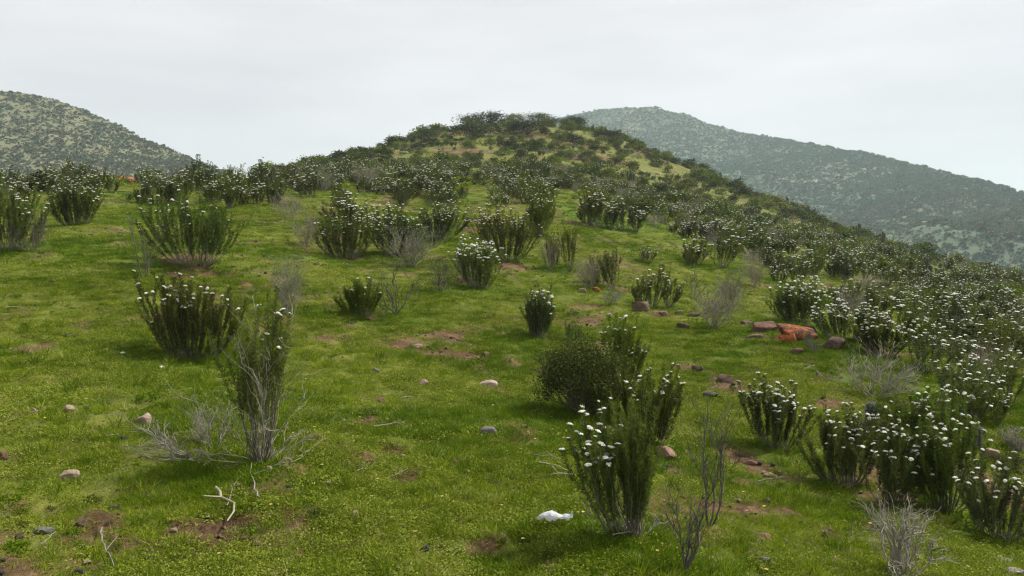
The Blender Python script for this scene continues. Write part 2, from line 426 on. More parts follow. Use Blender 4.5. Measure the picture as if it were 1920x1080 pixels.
# __TERRAIN_END__
# ------------------------------------------------------------------ what stands where (read off the photograph)
# kind, column and row of the foot, row of the top, left and right column, flowers per shoot, label
SHRUBS = [
 ('hero', 1178, 1003, 745, 1052, 1246, .36, 'tall dark-green shrub in front, white blooms leaning left, beside the plastic bag'),
 ('hero', 1218, 838, 690, 1128, 1285, .13, 'spiky upright shrub with sparse white blooms, directly behind the front shrub'),
 ('hero', 1168, 728, 592, 1115, 1222, .10, 'narrow spiky shrub rising out of the round dark bush'),
 ('hero_dry', 490, 866, 545, 420, 585, .045, 'tall slender half-dead shrub with bare grey lower branches on left meadow'),
 ('hero', 362, 676, 516, 258, 448, .11, 'wide dark-green shrub with white blooms along its upper left, left meadow'),
 ('hero', 676, 593, 525, 632, 714, .015, 'small bloomless green shrub beside the brown twiggy shrub, mid meadow'),
 ('hero', 897, 543, 443, 845, 943, .62, 'round shrub thick with white blooms in the middle of the meadow'),
 ('hero', 1010, 636, 537, 973, 1049, .12, 'small upright shrub with blooms only on top, standing alone mid meadow'),
 ('hero', 1450, 843, 706, 1386, 1512, .45, 'shrub crowned with white blooms over bare stems, right foreground'),
 ('hero', 1580, 906, 765, 1512, 1648, .16, 'fan-shaped shrub with bare V of stems, right foreground thicket'),
 ('hero', 1672, 948, 800, 1612, 1742, .20, 'shrub at the front of the right foreground thicket, above the pale dead branches'),
 ('hero', 1775, 955, 742, 1688, 1836, .26, 'tallest bloom-dotted shrub in the right foreground thicket'),
 ('hero', 1868, 1006, 850, 1808, 1935, .16, 'shrub at the lower right corner of the picture, drooping blooms'),
 ('hero', 1716, 868, 725, 1640, 1790, .14, 'leaning spiky shrub between the two fuzzy cacti'),
 ('hero', 368, 497, 365, 272, 442, .10, 'wide spreading shrub with crooked low branch, upper left meadow'),
 ('hero', 648, 485, 396, 594, 702, .22, 'dense shrub with flat bloom top, centre left of the meadow'),
 ('hero', 738, 478, 388, 694, 790, .30, 'shrub with bright blooms next to brown dry twigs, upper meadow'),
 ('hero', 822, 450, 383, 778, 874, .32, 'shrub with a white-bloomed peak, upper middle of the meadow'),
 ('hero', 950, 489, 392, 884, 1012, .26, 'broad leaning shrub behind the round bloom-covered one'),
 ('hero', 1012, 444, 356, 984, 1042, .26, 'upright flowering shrub at the foot of the grassy gap'),
 ('mid', 1056, 506, 422, 1022, 1082, .02, 'spiky dark shrub without blooms below the grassy gap'),
 ('mid', 1140, 540, 466, 1098, 1176, .02, 'spiky shrub with two tall shoots above the orange stones'),
 ('mid', 1226, 574, 502, 1188, 1268, .12, 'flowering shrub standing behind the brown block of rock'),
 ('mid', 1211, 494, 464, 1192, 1228, .4, 'tiny white-dotted shrub on the grass, right of centre'),
 ('hero', 18, 470, 336, -40, 94, .20, 'big shrub cut by the left edge of the picture'),
 ('hero', 142, 424, 336, 96, 186, .24, 'flowering shrub with bare base, second from the left edge'),
 ('mid', 188, 363, 318, 160, 214, .16, 'dark shrub on the crest just left of the cow'),
 ('mid', 288, 384, 328, 258, 322, .2, 'flowering shrub on the crest just right of the cow'),
 ('mid', 338, 384, 322, 300, 378, .22, 'flowering shrub on the left crest, second right of the cow'),
 ('mid', 392, 380, 322, 358, 424, .2, 'flowering shrub on the left crest, third right of the cow'),
 ('mid', 446, 390, 328, 416, 480, .2, 'flowering shrub on the left crest, fourth right of the cow'),
 ('mid', 500, 386, 326, 470, 534, .2, 'flowering shrub on the left crest, fifth right of the cow'),
 ('mid', 655, 428, 364, 600, 716, .22, 'low wide flowering shrub behind the flat-topped one'),
 ('mid', 243, 376, 362, 234, 252, 0, 'little round dark shrub on the crest below the cow'),
 ('mid', 263, 383, 364, 252, 276, 0, 'little yellowish-green shrub on the crest below the cow'),
 ('mid', 757, 390, 354, 740, 774, .04, 'small dark upright shrub near the top of the meadow'),
 ('mid', 868, 372, 348, 852, 884, .02, 'small dark shrub by the bare path on the rise'),
 ('mid', 1108, 424, 346, 1064, 1140, .35, 'white-topped shrub on the right bank of the grassy gap'),
 ('mid', 1165, 432, 368, 1126, 1210, .35, 'white-topped shrub second from the grassy gap'),
 ('hero', 1494, 608, 524, 1444, 1548, .34, 'tall white-dotted shrub behind the orange rock'),
 ('hero', 1590, 640, 566, 1536, 1650, .4, 'white-dotted shrub right behind the orange rock'),
 ('hero', 1655, 668, 580, 1600, 1716, .42, 'bloom-covered shrub above the large grey dry bush'),
 ('mid', 1745, 596, 534, 1686, 1812, .36, 'wide dark shrub with a rim of blooms, upper right'),
 ('mid', 1690, 566, 528, 1646, 1730, .3, 'low flowering shrub beside the pale dry bush, upper right'),
 ('mid', 1745, 700, 610, 1690, 1806, .4, 'bloom-covered shrub in the right-hand thicket, above its middle'),
 ('mid', 1820, 690, 630, 1770, 1880, .4, 'bloom-covered shrub in the right-hand thicket by the grassy patch'),
 ('mid', 1800, 770, 668, 1740, 1860, .45, 'bloom-covered shrub right of the large grey dry bush'),
 ('mid', 1880, 760, 650, 1826, 1945, .5, 'shrub white with blooms at the right edge, mid height'),
 ('mid', 1845, 800, 710, 1786, 1900, .3, 'flowering shrub behind the fuzzy cactus at right'),
 ('mid', 1900, 660, 580, 1840, 1960, .4, 'white-dotted shrub at the right edge, upper thicket'),
 ('mid', 1570, 560, 534, 1546, 1600, .3, 'small flowering shrub above the rocks on the right slope'),
 ('mid', 1420, 480, 420, 1374, 1466, .3, 'flowering shrub at the lower edge of the thicket right of centre'),
 ('mid', 1330, 500, 430, 1284, 1376, .3, 'flowering shrub at the thicket edge over the grey dry bushes'),
 ('mid', 1290, 500, 466, 1274, 1306, .03, 'small dark bloomless shrub at the edge of the right thicket'),
 ('mid', 1072, 640, 602, 1056, 1088, .03, 'little pair of green shoots beside the lone upright shrub'),
]
# kind of twigs, foot, top, left, right, label
DRY = [
 ('twisted', 742, 590, 492, 690, 800, 'brown leafless twiggy shrub beside the small green shrub'),
 ('twisted', 826, 548, 478, 798, 862, 'small dead shrub with crooked dark branches, mid meadow'),
 ('slim', 268, 520, 404, 236, 292, 'thin bare sapling-like shrub on the upper left meadow'),
 ('fine', 60, 474, 396, 24, 104, 'grey dry shrub against the big shrub at the left edge'),
 ('fine', 575, 462, 396, 546, 612, 'straw-grey dry shrub left of the flat-topped flowering shrub'),
 ('fine', 540, 408, 352, 510, 578, 'brown dry shrub near the top of the meadow, left of centre'),
 ('fine', 770, 500, 424, 722, 824, 'brown dry shrub in front of the bright-bloomed upper shrub'),
 ('fine', 868, 528, 462, 846, 894, 'dry shrub hugging the left of the round bloom-covered shrub'),
 ('fine', 1032, 506, 438, 1014, 1056, 'pale dry shrub leaning on the spiky dark shrub'),
 ('fine', 1106, 540, 476, 1080, 1140, 'grey dry shrub left of the two tall shoots'),
 ('fine', 1148, 570, 536, 1120, 1176, 'low grey cushion of dry twigs near the brown block'),
 ('fine', 1340, 616, 536, 1292, 1386, 'rounded grey dry bush on the slope left of the orange rock'),
 ('fine', 1372, 575, 506, 1334, 1408, 'grey-green dry bush behind the rounded grey one'),
 ('slim', 1300, 560, 500, 1276, 1330, 'thin dry shrub left of the rounded grey bush'),
 ('fine', 1412, 538, 480, 1384, 1442, 'tan dry shrub with white dots at the thicket edge'),
 ('fine', 1640, 748, 640, 1562, 1722, 'large grey tangle of dry twigs on the right slope'),
 ('fine', 1626, 545, 512, 1598, 1664, 'pale straw dry bush on the upper right slope'),
 ('fine', 1590, 590, 540, 1560, 1622, 'brown dry shrub between flowering shrubs, right slope'),
 ('fine', 1524, 664, 622, 1500, 1548, 'tuft of dry grey stalks in front of the orange rock'),
 ('fine', 400, 840, 738, 340, 446, 'low grey dry twigs left of the half-dead shrub'),
 ('sprawl', 378, 860, 768, 252, 424, 'dead grey branches sprawling low over the grass, left foreground'),
 ('fine', 540, 590, 478, 505, 575, 'faint grey twigs behind the tall half-dead shrub'),
 ('slim', 1330, 985, 740, 1290, 1375, 'dark leafless stem with fine twigs, right of the front shrub'),
 ('slim', 1292, 1078, 880, 1250, 1345, 'bare dark sticks at the bottom edge below the leafless stem'),
 ('pale', 1690, 1085, 925, 1598, 1762, 'pale dead shrub with thick white branches at the bottom edge'),
 ('slim', 1830, 985, 930, 1800, 1862, 'thin dry twigs under the lower right corner shrub'),
 ('pale', 1905, 850, 800, 1884, 1930, 'pale dry stalks at the right edge beside the grey boulder'),
]
ROUND = [  # leafy round bushes
 ('round_hero', 1095, 778, 618, 1006, 1182, 'large round dark-green leafy bush right of centre'),
 ('round', 910, 236, 205, 862, 950, 'largest dark bush on the summit skyline of the main hill'),
 ('round', 965, 232, 208, 945, 985, 'small pale-green bush on the summit skyline, right of the largest'),
 ('round', 1015, 236, 207, 980, 1050, 'broad dark bush on the summit skyline, middle'),
 ('round', 1070, 240, 212, 1040, 1100, 'dark bush on the summit skyline, right end'),
 ('round', 890, 258, 222, 850, 930, 'dark bush just below the largest summit bush'),
 ('round', 985, 252, 222, 945, 1030, 'wide dark bush below the middle of the summit'),
 ('round', 805, 262, 234, 785, 830, 'dark bush left of the bare summit scree'),
 ('round', 1140, 262, 236, 1110, 1170, 'dark bush on the right shoulder of the summit'),
 ('round', 1888, 872, 832, 1876, 1940, 'low dark bush at the right edge by the grey boulder'),
]
CACTI = [  # columnar cacti: foot, top, stems, label
 (1634, 812, 748, 3, 'fuzzy grey cactus with stubby arms in the right foreground thicket'),
 (1826, 842, 790, 1, 'single fuzzy grey cactus beside the grey boulder'),
 (1816, 785, 756, 1, 'short fuzzy cactus half hidden behind the right thicket'),
 (1738, 522, 482, 5, 'clump of tall cactus columns on the upper right slope'),
 (1762, 520, 492, 3, 'small clump of cactus columns right of the tall clump'),
 (823, 240, 222, 3, 'cactus clump alone on the skyline left of the summit'),
 (1135, 246, 228, 4, 'cactus clump on the summit right shoulder skyline'),
 (1112, 240, 224, 3, 'cactus clump on the skyline between summit bushes'),
 (1475, 392, 368, 5, 'cactus clump on the right ridge, highest of the ridge clumps'),
 (1515, 412, 385, 4, 'cactus clump on the right ridge, second from the top'),
 (1610, 440, 415, 4, 'cactus clump on the right ridge, third from the top'),
 (1655, 455, 432, 5, 'cactus clump on the right ridge, fourth from the top'),
 (1580, 455, 428, 4, 'grey cactus clump below the ridge crest, right of the thicket'),
 (1700, 478, 456, 3, 'cactus clump on the right ridge, fifth from the top'),
 (1868, 522, 498, 4, 'cactus clump on the right ridge, lowest of the ridge clumps'),
 (1350, 345, 322, 4, 'cactus clump high on the right shoulder of the hill'),
 (1395, 452, 425, 4, 'grey cactus clump inside the thicket right of centre'),
]
ROCKS = [  # foot, width, height, colour, label
 (1502, 641, 78, 32, 'lichen', 'large slab of rock covered in bright orange lichen'),
 (1474, 644, 52, 20, 'lichen', 'lower orange-brown slab leaning against the large orange one'),
 (1520, 634, 30, 30, 'brown', 'dark angular block behind the large orange slab'),
 (1442, 624, 56, 26, 'red', 'dark reddish rock left of the orange rock'),
 (1566, 654, 44, 28, 'brown', 'dark brown rock right of the orange rock'),
 (1420, 637, 40, 10, 'brown', 'flat brown slab below the dark reddish rock'),
 (1497, 665, 26, 14, 'red', 'small reddish stone below the orange rock'),
 (1398, 612, 22, 14, 'brown', 'small brown stone left of the dark reddish rock'),
 (1203, 584, 34, 22, 'brown', 'brown block of rock on the open slope'),
 (1247, 594, 18, 12, 'red', 'reddish stone right of the brown block'),
 (1283, 618, 26, 14, 'brown', 'flat-topped brown stone below the dry bush'),
 (1275, 590, 20, 8, 'brown', 'low brown stone between the brown block and dry bush'),
 (1300, 594, 26, 10, 'brown', 'low wide brown stone left of the rounded grey bush'),
 (1114, 546, 20, 9, 'lichen', 'small orange stone under the two tall shoots'),
 (1094, 549, 16, 9, 'tan', 'small tan stone beside the small orange stone'),
 (1305, 697, 22, 13, 'brown', 'small brown stone right of the round dark bush'),
 (1360, 717, 36, 16, 'brown', 'crumbly brown stone above the bare leafless stem'),
 (1335, 747, 28, 12, 'dark', 'dark grey stone right of the round dark bush'),
 (1253, 864, 50, 30, 'red', 'reddish-brown rock behind the front shrub'),
 (1412, 872, 26, 10, 'red', 'small reddish stone under the bloom-crowned shrub'),
 (1860, 864, 42, 26, 'tan', 'grey-tan boulder by the single fuzzy cactus'),
 (1440, 946, 18, 16, 'brown', 'upright brown stone, right foreground grass'),
 (1437, 1010, 28, 12, 'red', 'reddish stone low in the right foreground grass'),
 (1432, 1057, 28, 14, 'grey', 'grey stone near the bottom edge, right foreground'),
 (1550, 1012, 16, 22, 'brown', 'narrow standing stone left of the pale dead shrub'),
 (1880, 1060, 44, 15, 'grey', 'flat grey slab at the lower right corner'),
 (1905, 1082, 44, 15, 'grey', 'grey slab cut by the lower right corner'),
 (1906, 932, 34, 14, 'pink', 'pinkish flat stone at the right edge'),
 (1445, 895, 30, 9, 'red', 'flat reddish stone sunk in grass, right foreground'),
 (1565, 1055, 34, 10, 'pink', 'pinkish flat stone left of the pale dead shrub'),
 (268, 797, 40, 26, 'pink', 'pinkish-grey rock left of the sprawling dead branches'),
 (228, 827, 18, 13, 'dark', 'dark stone just below the pinkish-grey rock'),
 (132, 899, 38, 16, 'tan', 'tan flat-topped stone in the left foreground'),
 (213, 959, 24, 13, 'dark', 'black stone in the left foreground'),
 (76, 1002, 40, 13, 'grey', 'flat pale-grey slab near the lower left corner'),
 (148, 987, 22, 13, 'brown', 'brown stone right of the flat pale-grey slab'),
 (63, 774, 14, 12, 'pink', 'small pale stone at the far left meadow'),
 (155, 770, 20, 13, 'dark', 'small dark stone beside the tan-and-grey pair, left meadow'),
 (130, 772, 24, 16, 'tan', 'small tan stone left of the dark one, left meadow'),
 (145, 1079, 30, 13, 'dark', 'dark stone cut by the bottom edge at left'),
 (3, 862, 16, 22, 'red', 'reddish stone cut by the left edge'),
 (96, 532, 14, 8, 'dark', 'small dark stone on the upper left meadow'),
 (921, 727, 36, 15, 'pink', 'pinkish layered stone in the middle of the meadow'),
 (916, 817, 30, 21, 'grey', 'lumpy grey-brown stone left of the front shrub'),
 (795, 723, 17, 12, 'pink', 'small pale stone by the short white twig'),
 (714, 755, 17, 12, 'red', 'small reddish-brown stone, centre meadow'),
 (913, 669, 16, 11, 'red', 'small brown stone above the pinkish layered stone'),
 (720, 636, 14, 8, 'dark', 'small dark stone in the upper centre meadow, leftmost of three'),
 (783, 653, 18, 8, 'tan', 'small flat tan stone in the upper centre meadow'),
 (804, 655, 11, 7, 'dark', 'tiny dark stone right of the flat tan one'),
 (752, 990, 13, 10, 'dark', 'small dark stone in the bottom centre grass'),
 (800, 1035, 26, 16, 'dark', 'rounded dark stone near the bottom edge, centre'),
 (858, 1036, 15, 10, 'dark', 'small dark stone right of the rounded dark one'),
 (885, 977, 11, 8, 'grey', 'tiny pale-grey stone right of the dug hole'),
 (705, 699, 14, 9, 'grey', 'small grey stone left of the short white twig'),
 (545, 1076, 15, 12, 'dark', 'small dark stone cut by the bottom edge, left of centre'),
 (853, 868, 12, 10, 'red', 'small round reddish stone above the dug holes'),
 (1206, 326, 26, 6, 'pale', 'pale flat rock on the golden grass of the hill'),
 (1235, 328, 12, 5, 'pale', 'small pale rock right of the pale flat one on the hill'),
 (1190, 362, 18, 12, 'red', 'reddish outcrop in the thicket, left of two'),
 (1208, 370, 18, 9, 'red', 'reddish outcrop in the thicket, right of two'),
]
STICKS = [  # end to end in picture columns and rows, thickness in metres, label
 ((700, 808), (758, 800), .012, 'pale curved stick lying in the centre meadow'),
 ((768, 736), (774, 711), .010, 'short white twig standing askew by a pale stone'),
 ((192, 1004), (214, 1078), .010, 'long pale stick near the bottom edge at left'),
 ((1000, 862), (1062, 874), .011, 'pale stick left of the front shrub'),
 ((425, 962), (452, 905), .012, 'pale stick in the grass below the half-dead shrub'),
 ((483, 945), (472, 880), .012, 'pale crooked root at the foot of the half-dead shrub'),
 ((78, 1036), (106, 1012), .007, 'thin pale twig below the flat pale-grey slab'),
 ((735, 905), (765, 888), .008, 'thin twig across the dug hole'),
 ((916, 900), (948, 926), .008, 'thin dark twig in the grass right of the holes'),
 ((162, 858), (168, 838), .008, 'short white twig in the left meadow grass'),
 ((1420, 912), (1470, 902), .010, 'pale stick near the right foreground stones'),
 ((1597, 1016), (1600, 990), .016, 'short white stake left of the pale dead shrub'),
 ((670, 895), (684, 878), .007, 'thin twig beside the small dug hole'),
 ((860, 645), (866, 630), .008, 'small white twig in the upper centre meadow'),
]
SOIL = [(740, 850, .20), (685, 870, .12), (770, 900, .22), (870, 940, .2), (860, 985, .12), (905, 1045, .18), (540, 968, .1), (690, 792, .30), (480, 990, .06), (612, 636, .35),
        (845, 632, .45), (760, 640, .35), (650, 632, .2), (1690, 1010, .4), (1750, 965, .4), (1245, 590, .9), (1295, 692, .25), (1160, 545, .6), (1440, 640, .8), (1520, 675, .35), (1560, 1000, .3),
        (130, 775, .2), (200, 978, .16), (30, 945, .14), (30, 1075, .15), (225, 1015, .1), (1010, 700, .2), (1110, 600, .35), (1370, 720, .4), (1480, 960, .3), (330, 600, .4), (60, 655, .4),
        (1070, 415, .6), (1090, 390, .6), (1380, 860, .3), (1640, 880, .4), (1850, 900, .4), (1900, 940, .4), (1260, 880, .3), (930, 1000, .2), (1030, 1060, .25), (660, 1040, .2),
        (852, 243, 4.0), (840, 252, 4.0), (960, 240, 2.5), (870, 281, 3.5), (830, 285, 3.0), (1100, 291, 4.0), (1130, 296, 4.0), (1000, 255, 3), (1060, 262, 3), (1190, 365, 2.0), (1150, 388, 1.0), (790, 350, 1.2), (760, 352, 1.0), (1100, 275, 3), (950, 270, 3), (1210, 290, 3), (700, 293, 2.5)]

def foot(px, py):
    p, d = ground_at(px, py)
    return p, d

SPOTS = []                                        # every hand-placed plant: ground point, depth
def measured(px, py, top, x0, x1):
    p, d = foot(px, py)
    return p, d, (py - top) * d / F_PX, (x1 - x0) * d / F_PX, ((x0 + x1) / 2 - px) * d / F_PX
SHRUB_M = [measured(*s[1:6]) for s in SHRUBS]
DRY_M = [measured(*s[1:6]) for s in DRY]
ROUND_M = [measured(*s[1:6]) for s in ROUND]
CACTI_M = [measured(c[0], c[1], c[2], c[0] - 15, c[0] + 15) for c in CACTI]
ROCK_M = [foot(r[0], r[1]) for r in ROCKS]
PLANT_XY = np.array([(m[0][0], m[0][1], max(m[3], 0.3)) for m in SHRUB_M + DRY_M[:2] + ROUND_M[:1]])
SOIL_XY = []
for (px, py, r_) in SOIL:
    p, d = foot(px, py); SOIL_XY.append((p[0], p[1], r_ * (0.55 if r_ < 1 else 0.5)))

def bare_at(x, y):
    b = np.zeros(np.shape(x))
    for sx, sy, sr in SOIL_XY:
        d = np.sqrt((x - sx) ** 2 + ((y - sy) * 0.75) ** 2) / sr
        b = np.maximum(b, np.exp(-d ** 2 * 0.9))
    n = fbm(x * 1.1, y * 1.1, 41, 3); n2 = fbm(x * 3.7, y * 3.7, 43, 2)
    r = np.hypot(x, y)
    b = b * (0.30 + 0.95 * n2) + 0.7 * smooth(0.69, 0.80, n) * (0.3 + n2 * 0.8) + 0.46 * smooth(0.42, 0.62, fbm(x * 0.7 + 9, y * 0.7, 47, 3)) * (0.4 + 1.2 * vnoise(x * 5, y * 5, 49))
    b = b + 0.18 * smooth(60, 110, r) * smooth(0.45, 0.6, fbm(x * 0.22, y * 0.22, 51, 3))
    return np.clip(b, 0, 1)

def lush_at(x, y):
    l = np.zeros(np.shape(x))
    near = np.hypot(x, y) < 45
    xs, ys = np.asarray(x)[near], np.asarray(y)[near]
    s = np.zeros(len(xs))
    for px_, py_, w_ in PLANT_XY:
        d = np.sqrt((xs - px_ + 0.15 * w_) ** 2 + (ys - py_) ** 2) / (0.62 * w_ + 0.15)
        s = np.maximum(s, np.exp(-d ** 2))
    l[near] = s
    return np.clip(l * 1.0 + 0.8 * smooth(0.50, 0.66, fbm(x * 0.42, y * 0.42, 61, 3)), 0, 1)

# ------------------------------------------------------------------ the ground sheet
M['ground'] = ground_material()
ang = np.concatenate([np.arange(-36, 36.01, 0.2), np.arange(40, 320, 4.0)]) * math.pi / 180
rr = np.concatenate([[0.01, 0.5, 0.9], 1.3 * 1.0075 ** np.arange(0, 470), 44 * 1.012 ** np.arange(0, 175), 360 * 1.14 ** np.arange(0, 18)])
A_, R_ = np.meshgrid(ang, rr)
gx, gy = (np.sin(A_) * R_).ravel(), (np.cos(A_) * R_).ravel()
gz = Hh(gx, gy)
nr, na = A_.shape
i_ = np.arange(nr - 1)[:, None] * na; j_ = np.arange(na)[None]; j2 = (j_ + 1) % na
Q = np.stack([i_ + j_, i_ + na + j_, i_ + na + j2, i_ + j2], -1).reshape(-1, 4)[:, ::-1]
g_r = np.hypot(gx, gy)
g_dry = np.clip(smooth(24, 85, g_r) * 0.85 + (fbm(gx * 0.3, gy * 0.3, 71, 2) - 0.5) * 0.5 * smooth(6, 20, g_r) + 0.25 * smooth(0.5, 0.7, fbm(gx * 0.8, gy * 0.8, 73, 2)), 0, 1)
ground = mesh_object('ground', np.stack([gx, gy, gz], 1), Q, mat=M['ground'], attrs={'bare': bare_at(gx, gy), 'dry': g_dry, 'lush': lush_at(gx, gy)}, smooth_shade=True)
tag(ground, 'green grassy hillside with bare soil patches', None, kind='structure')

# ------------------------------------------------------------------ the far hills
def far_hill(name, crest, foot_d, foot_e, power, n_az, n_t, seed, amp):
    """crest: column, row, distance of its skyline; a slope rises from the valley to that crest and falls again behind it."""
    c = np.array(crest, float)
    azc = np.arctan((c[:, 0] - 960) / F_PX)
    D = ray(c[:, 0], c[:, 1]); ec = D[:, 2] / np.hypot(D[:, 0], D[:, 1])
    az = np.linspace(azc[0], azc[-1], n_az)
    def cubic(v):                                  # smooth the polyline a little
        y = np.interp(az, azc, v); k = max(3, n_az // 60)
        ker = np.hanning(2 * k + 1); ker /= ker.sum()
        return np.convolve(np.pad(y, k, mode='edge'), ker, 'valid')
    e1, d1 = cubic(ec), cubic(c[:, 2])
    t = np.linspace(0, 1.35, n_t)
    def surf(a, tt):
        E = np.interp(a, az, e1); Dc = np.interp(a, az, d1)
        d = foot_d + (Dc - foot_d) * tt
        e = np.where(tt <= 1, foot_e + (E - foot_e) * np.clip(tt, 0, 1) ** power, E - (tt - 1) * 0.35)
        x, y = np.sin(a) * d, np.cos(a) * d
        fade = np.clip(1.25 - tt, 0.25, 1) * smooth(0, 0.15, tt)
        z = e * d + (fbm(x * 0.011, y * 0.011, seed, 4) - 0.5) * amp * fade * (1 - smooth(0.75, 1.0, tt) * 0.75) + (fbm(x * 0.05, y * 0.05, seed + 5, 2) - 0.5) * 2.5
        return np.stack([x, y, z], -1)
    AA, TT = np.meshgrid(az, t)
    V = surf(AA.ravel(), TT.ravel())
    ii = np.arange(n_t - 1)[:, None] * n_az; jj = np.arange(n_az - 1)[None]
    Qh = np.stack([ii + jj, ii + jj + 1, ii + n_az + jj + 1, ii + n_az + jj], -1).reshape(-1, 4)
    return V, Qh, surf, az

CREST_L = [(-900, 330, 420), (-500, 215, 450), (-250, 172, 460), (-100, 165, 460), (0, 167, 455), (50, 174, 450), (120, 191, 440), (200, 224, 425), (280, 265, 405), (350, 292, 390), (420, 320, 375), (480, 340, 365), (560, 372, 345), (650, 430, 330), (760, 500, 320)]
CREST_R = [(860, 330, 1000), (960, 262, 1000), (1040, 222, 980), (1090, 212, 960), (1150, 203, 940), (1215, 200, 920), (1280, 213, 880), (1340, 237, 850), (1400, 252, 820), (1480, 264, 770), (1600, 284, 700), (1700, 305, 645), (1800, 332, 595), (1920, 364, 540), (2100, 425, 480), (2400, 530, 410), (2700, 620, 380)]
M['hill_left'] = hill_material('dry_olive_hillside', [(0.3, (0.085, 0.092, 0.05)), (0.5, (0.13, 0.135, 0.075)), (0.7, (0.18, 0.178, 0.105))], [(0.3, (0.15, 0.145, 0.085)), (0.7, (0.21, 0.195, 0.125))])
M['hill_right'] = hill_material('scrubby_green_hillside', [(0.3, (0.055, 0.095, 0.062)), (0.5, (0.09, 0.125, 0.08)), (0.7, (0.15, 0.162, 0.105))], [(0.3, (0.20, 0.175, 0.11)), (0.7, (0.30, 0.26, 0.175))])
V, Qh, surf_L, az_L = far_hill('hill', CREST_L, 150, -0.045, 0.85, 260, 140, 81, 10)
tag(mesh_object('hill', V, Qh, mat=M['hill_left'], smooth_shade=True), 'distant grey-green scrubby hill at the left', None, kind='structure')
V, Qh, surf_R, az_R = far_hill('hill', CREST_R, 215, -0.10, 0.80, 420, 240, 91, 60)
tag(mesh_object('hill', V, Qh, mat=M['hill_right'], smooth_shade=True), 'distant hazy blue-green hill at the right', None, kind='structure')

# ------------------------------------------------------------------ plant geometry
def tubes(P, R, sides=3):
    """P (T,N,3) centre lines, R (T,N) radii -> verts, quads."""
    T, N, _ = P.shape
    tan = np.gradient(P, axis=1); tan /= np.linalg.norm(tan, axis=2, keepdims=True) + 1e-9
    ref = np.where(np.abs(tan[..., 2:3]) > 0.9, np.array([1.0, 0, 0]), np.array([0, 0, 1.0]))
    a = np.cross(tan, ref); a /= np.linalg.norm(a, axis=2, keepdims=True) + 1e-9
    b = np.cross(tan, a)
    th = np.arange(sides) * 2 * math.pi / sides
    V = P[:, :, None] + R[:, :, None, None] * (np.cos(th)[None, None, :, None] * a[:, :, None] + np.sin(th)[None, None, :, None] * b[:, :, None])
    base = (np.arange(T)[:, None, None] * N + np.arange(N - 1)[None, :, None]) * sides
    k = np.arange(sides)[None, None]; k2 = (k + 1) % sides
    Qd = np.stack([base + k, base + k2, base + sides + k2, base + sides + k], -1).reshape(-1, 4)
    return V.reshape(-1, 3), Qd

def blades(pos, direc, length, width, rng, side=None):
    """Leaf-shaped diamonds."""
    n = len(pos)
    direc = direc / (np.linalg.norm(direc, axis=1, keepdims=True) + 1e-9)
    if side is None:
        side = np.cross(direc, rng.normal(size=(n, 3)))
    side = side / (np.linalg.norm(side, axis=1, keepdims=True) + 1e-9)
    L = np.broadcast_to(np.asarray(length, float), (n,))[:, None]; Wd = np.broadcast_to(np.asarray(width, float), (n,))[:, None]
    mid = pos + direc * L * 0.5
    V = np.stack([pos, mid + side * Wd * 0.5, pos + direc * L, mid - side * Wd * 0.5], 1).reshape(-1, 3)
    Qd = np.arange(n * 4).reshape(-1, 4)
    return V, Qd

def stack(parts):
    Vs, Qs, at = [], [], 0
    for V, Qd in parts:
        Vs.append(V); Qs.append(Qd + at); at += len(V)
    return np.concatenate(Vs), np.concatenate(Qs)

def rand_unit(rng, n):
    v = rng.normal(size=(n, 3)); return v / np.linalg.norm(v, axis=1, keepdims=True)

_ico = None
def ico(sub=1):
    import bmesh
    bm = bmesh.new(); bmesh.ops.create_icosphere(bm, subdivisions=sub, radius=1.0)
    V = np.array([v.co[:] for v in bm.verts]); T = np.array([[v.index for v in f.verts] for f in bm.faces]); bm.free()
    return V, T
ICO1, ICO1T = ico(1)
ICO3, ICO3T = ico(3)
ICO4, ICO4T = ico(4)

def flower_head_arrays(rng, n=9, lump=0.36):
    """A domed cluster of small florets, about 1 wide."""
    Vs, Ts = [], []
    for k in range(n):
        a = 2.4 * k; q = math.sqrt((k + 0.3) / n) * 0.40
        c = np.array([math.cos(a) * q, math.sin(a) * q, 0.16 - q * q * 0.9 + rng.uniform(-.03, .03)])
        s = lump * rng.uniform(0.32, 0.52)
        v = ICO1 * s * np.array([1, 1, 0.75]) * (1 + rng.uniform(-.18, .18, (len(ICO1), 1))) + c
        Ts.append(ICO1T + len(Vs) * len(ICO1)); Vs.append(v)
    return np.concatenate(Vs), np.concatenate(Ts)
_fr = np.random.default_rng(5)
FH = [flower_head_arrays(_fr, 24, 0.30) for _ in range(3)]
FH_LOW = [flower_head_arrays(_fr, 4, 0.62) for _ in range(2)]

def flower_mass(pos, size, rng, heads):
    Vs, Ts, at = [], [], 0
    for p, s in zip(pos, size):
        V, T = heads[rng.integers(len(heads))]
        c, sn = math.cos(rng.uniform(0, 6.28)), 0
        a = rng.uniform(0, 6.28); Rm = np.array([[math.cos(a), -math.sin(a), 0], [math.sin(a), math.cos(a), 0], [0, 0, 1]])
        Vs.append(V @ Rm.T * s + p); Ts.append(T + at); at += len(V)
    if not Vs: return np.zeros((0, 3)), np.zeros((0, 3), int)
    return np.concatenate(Vs), np.concatenate(Ts)

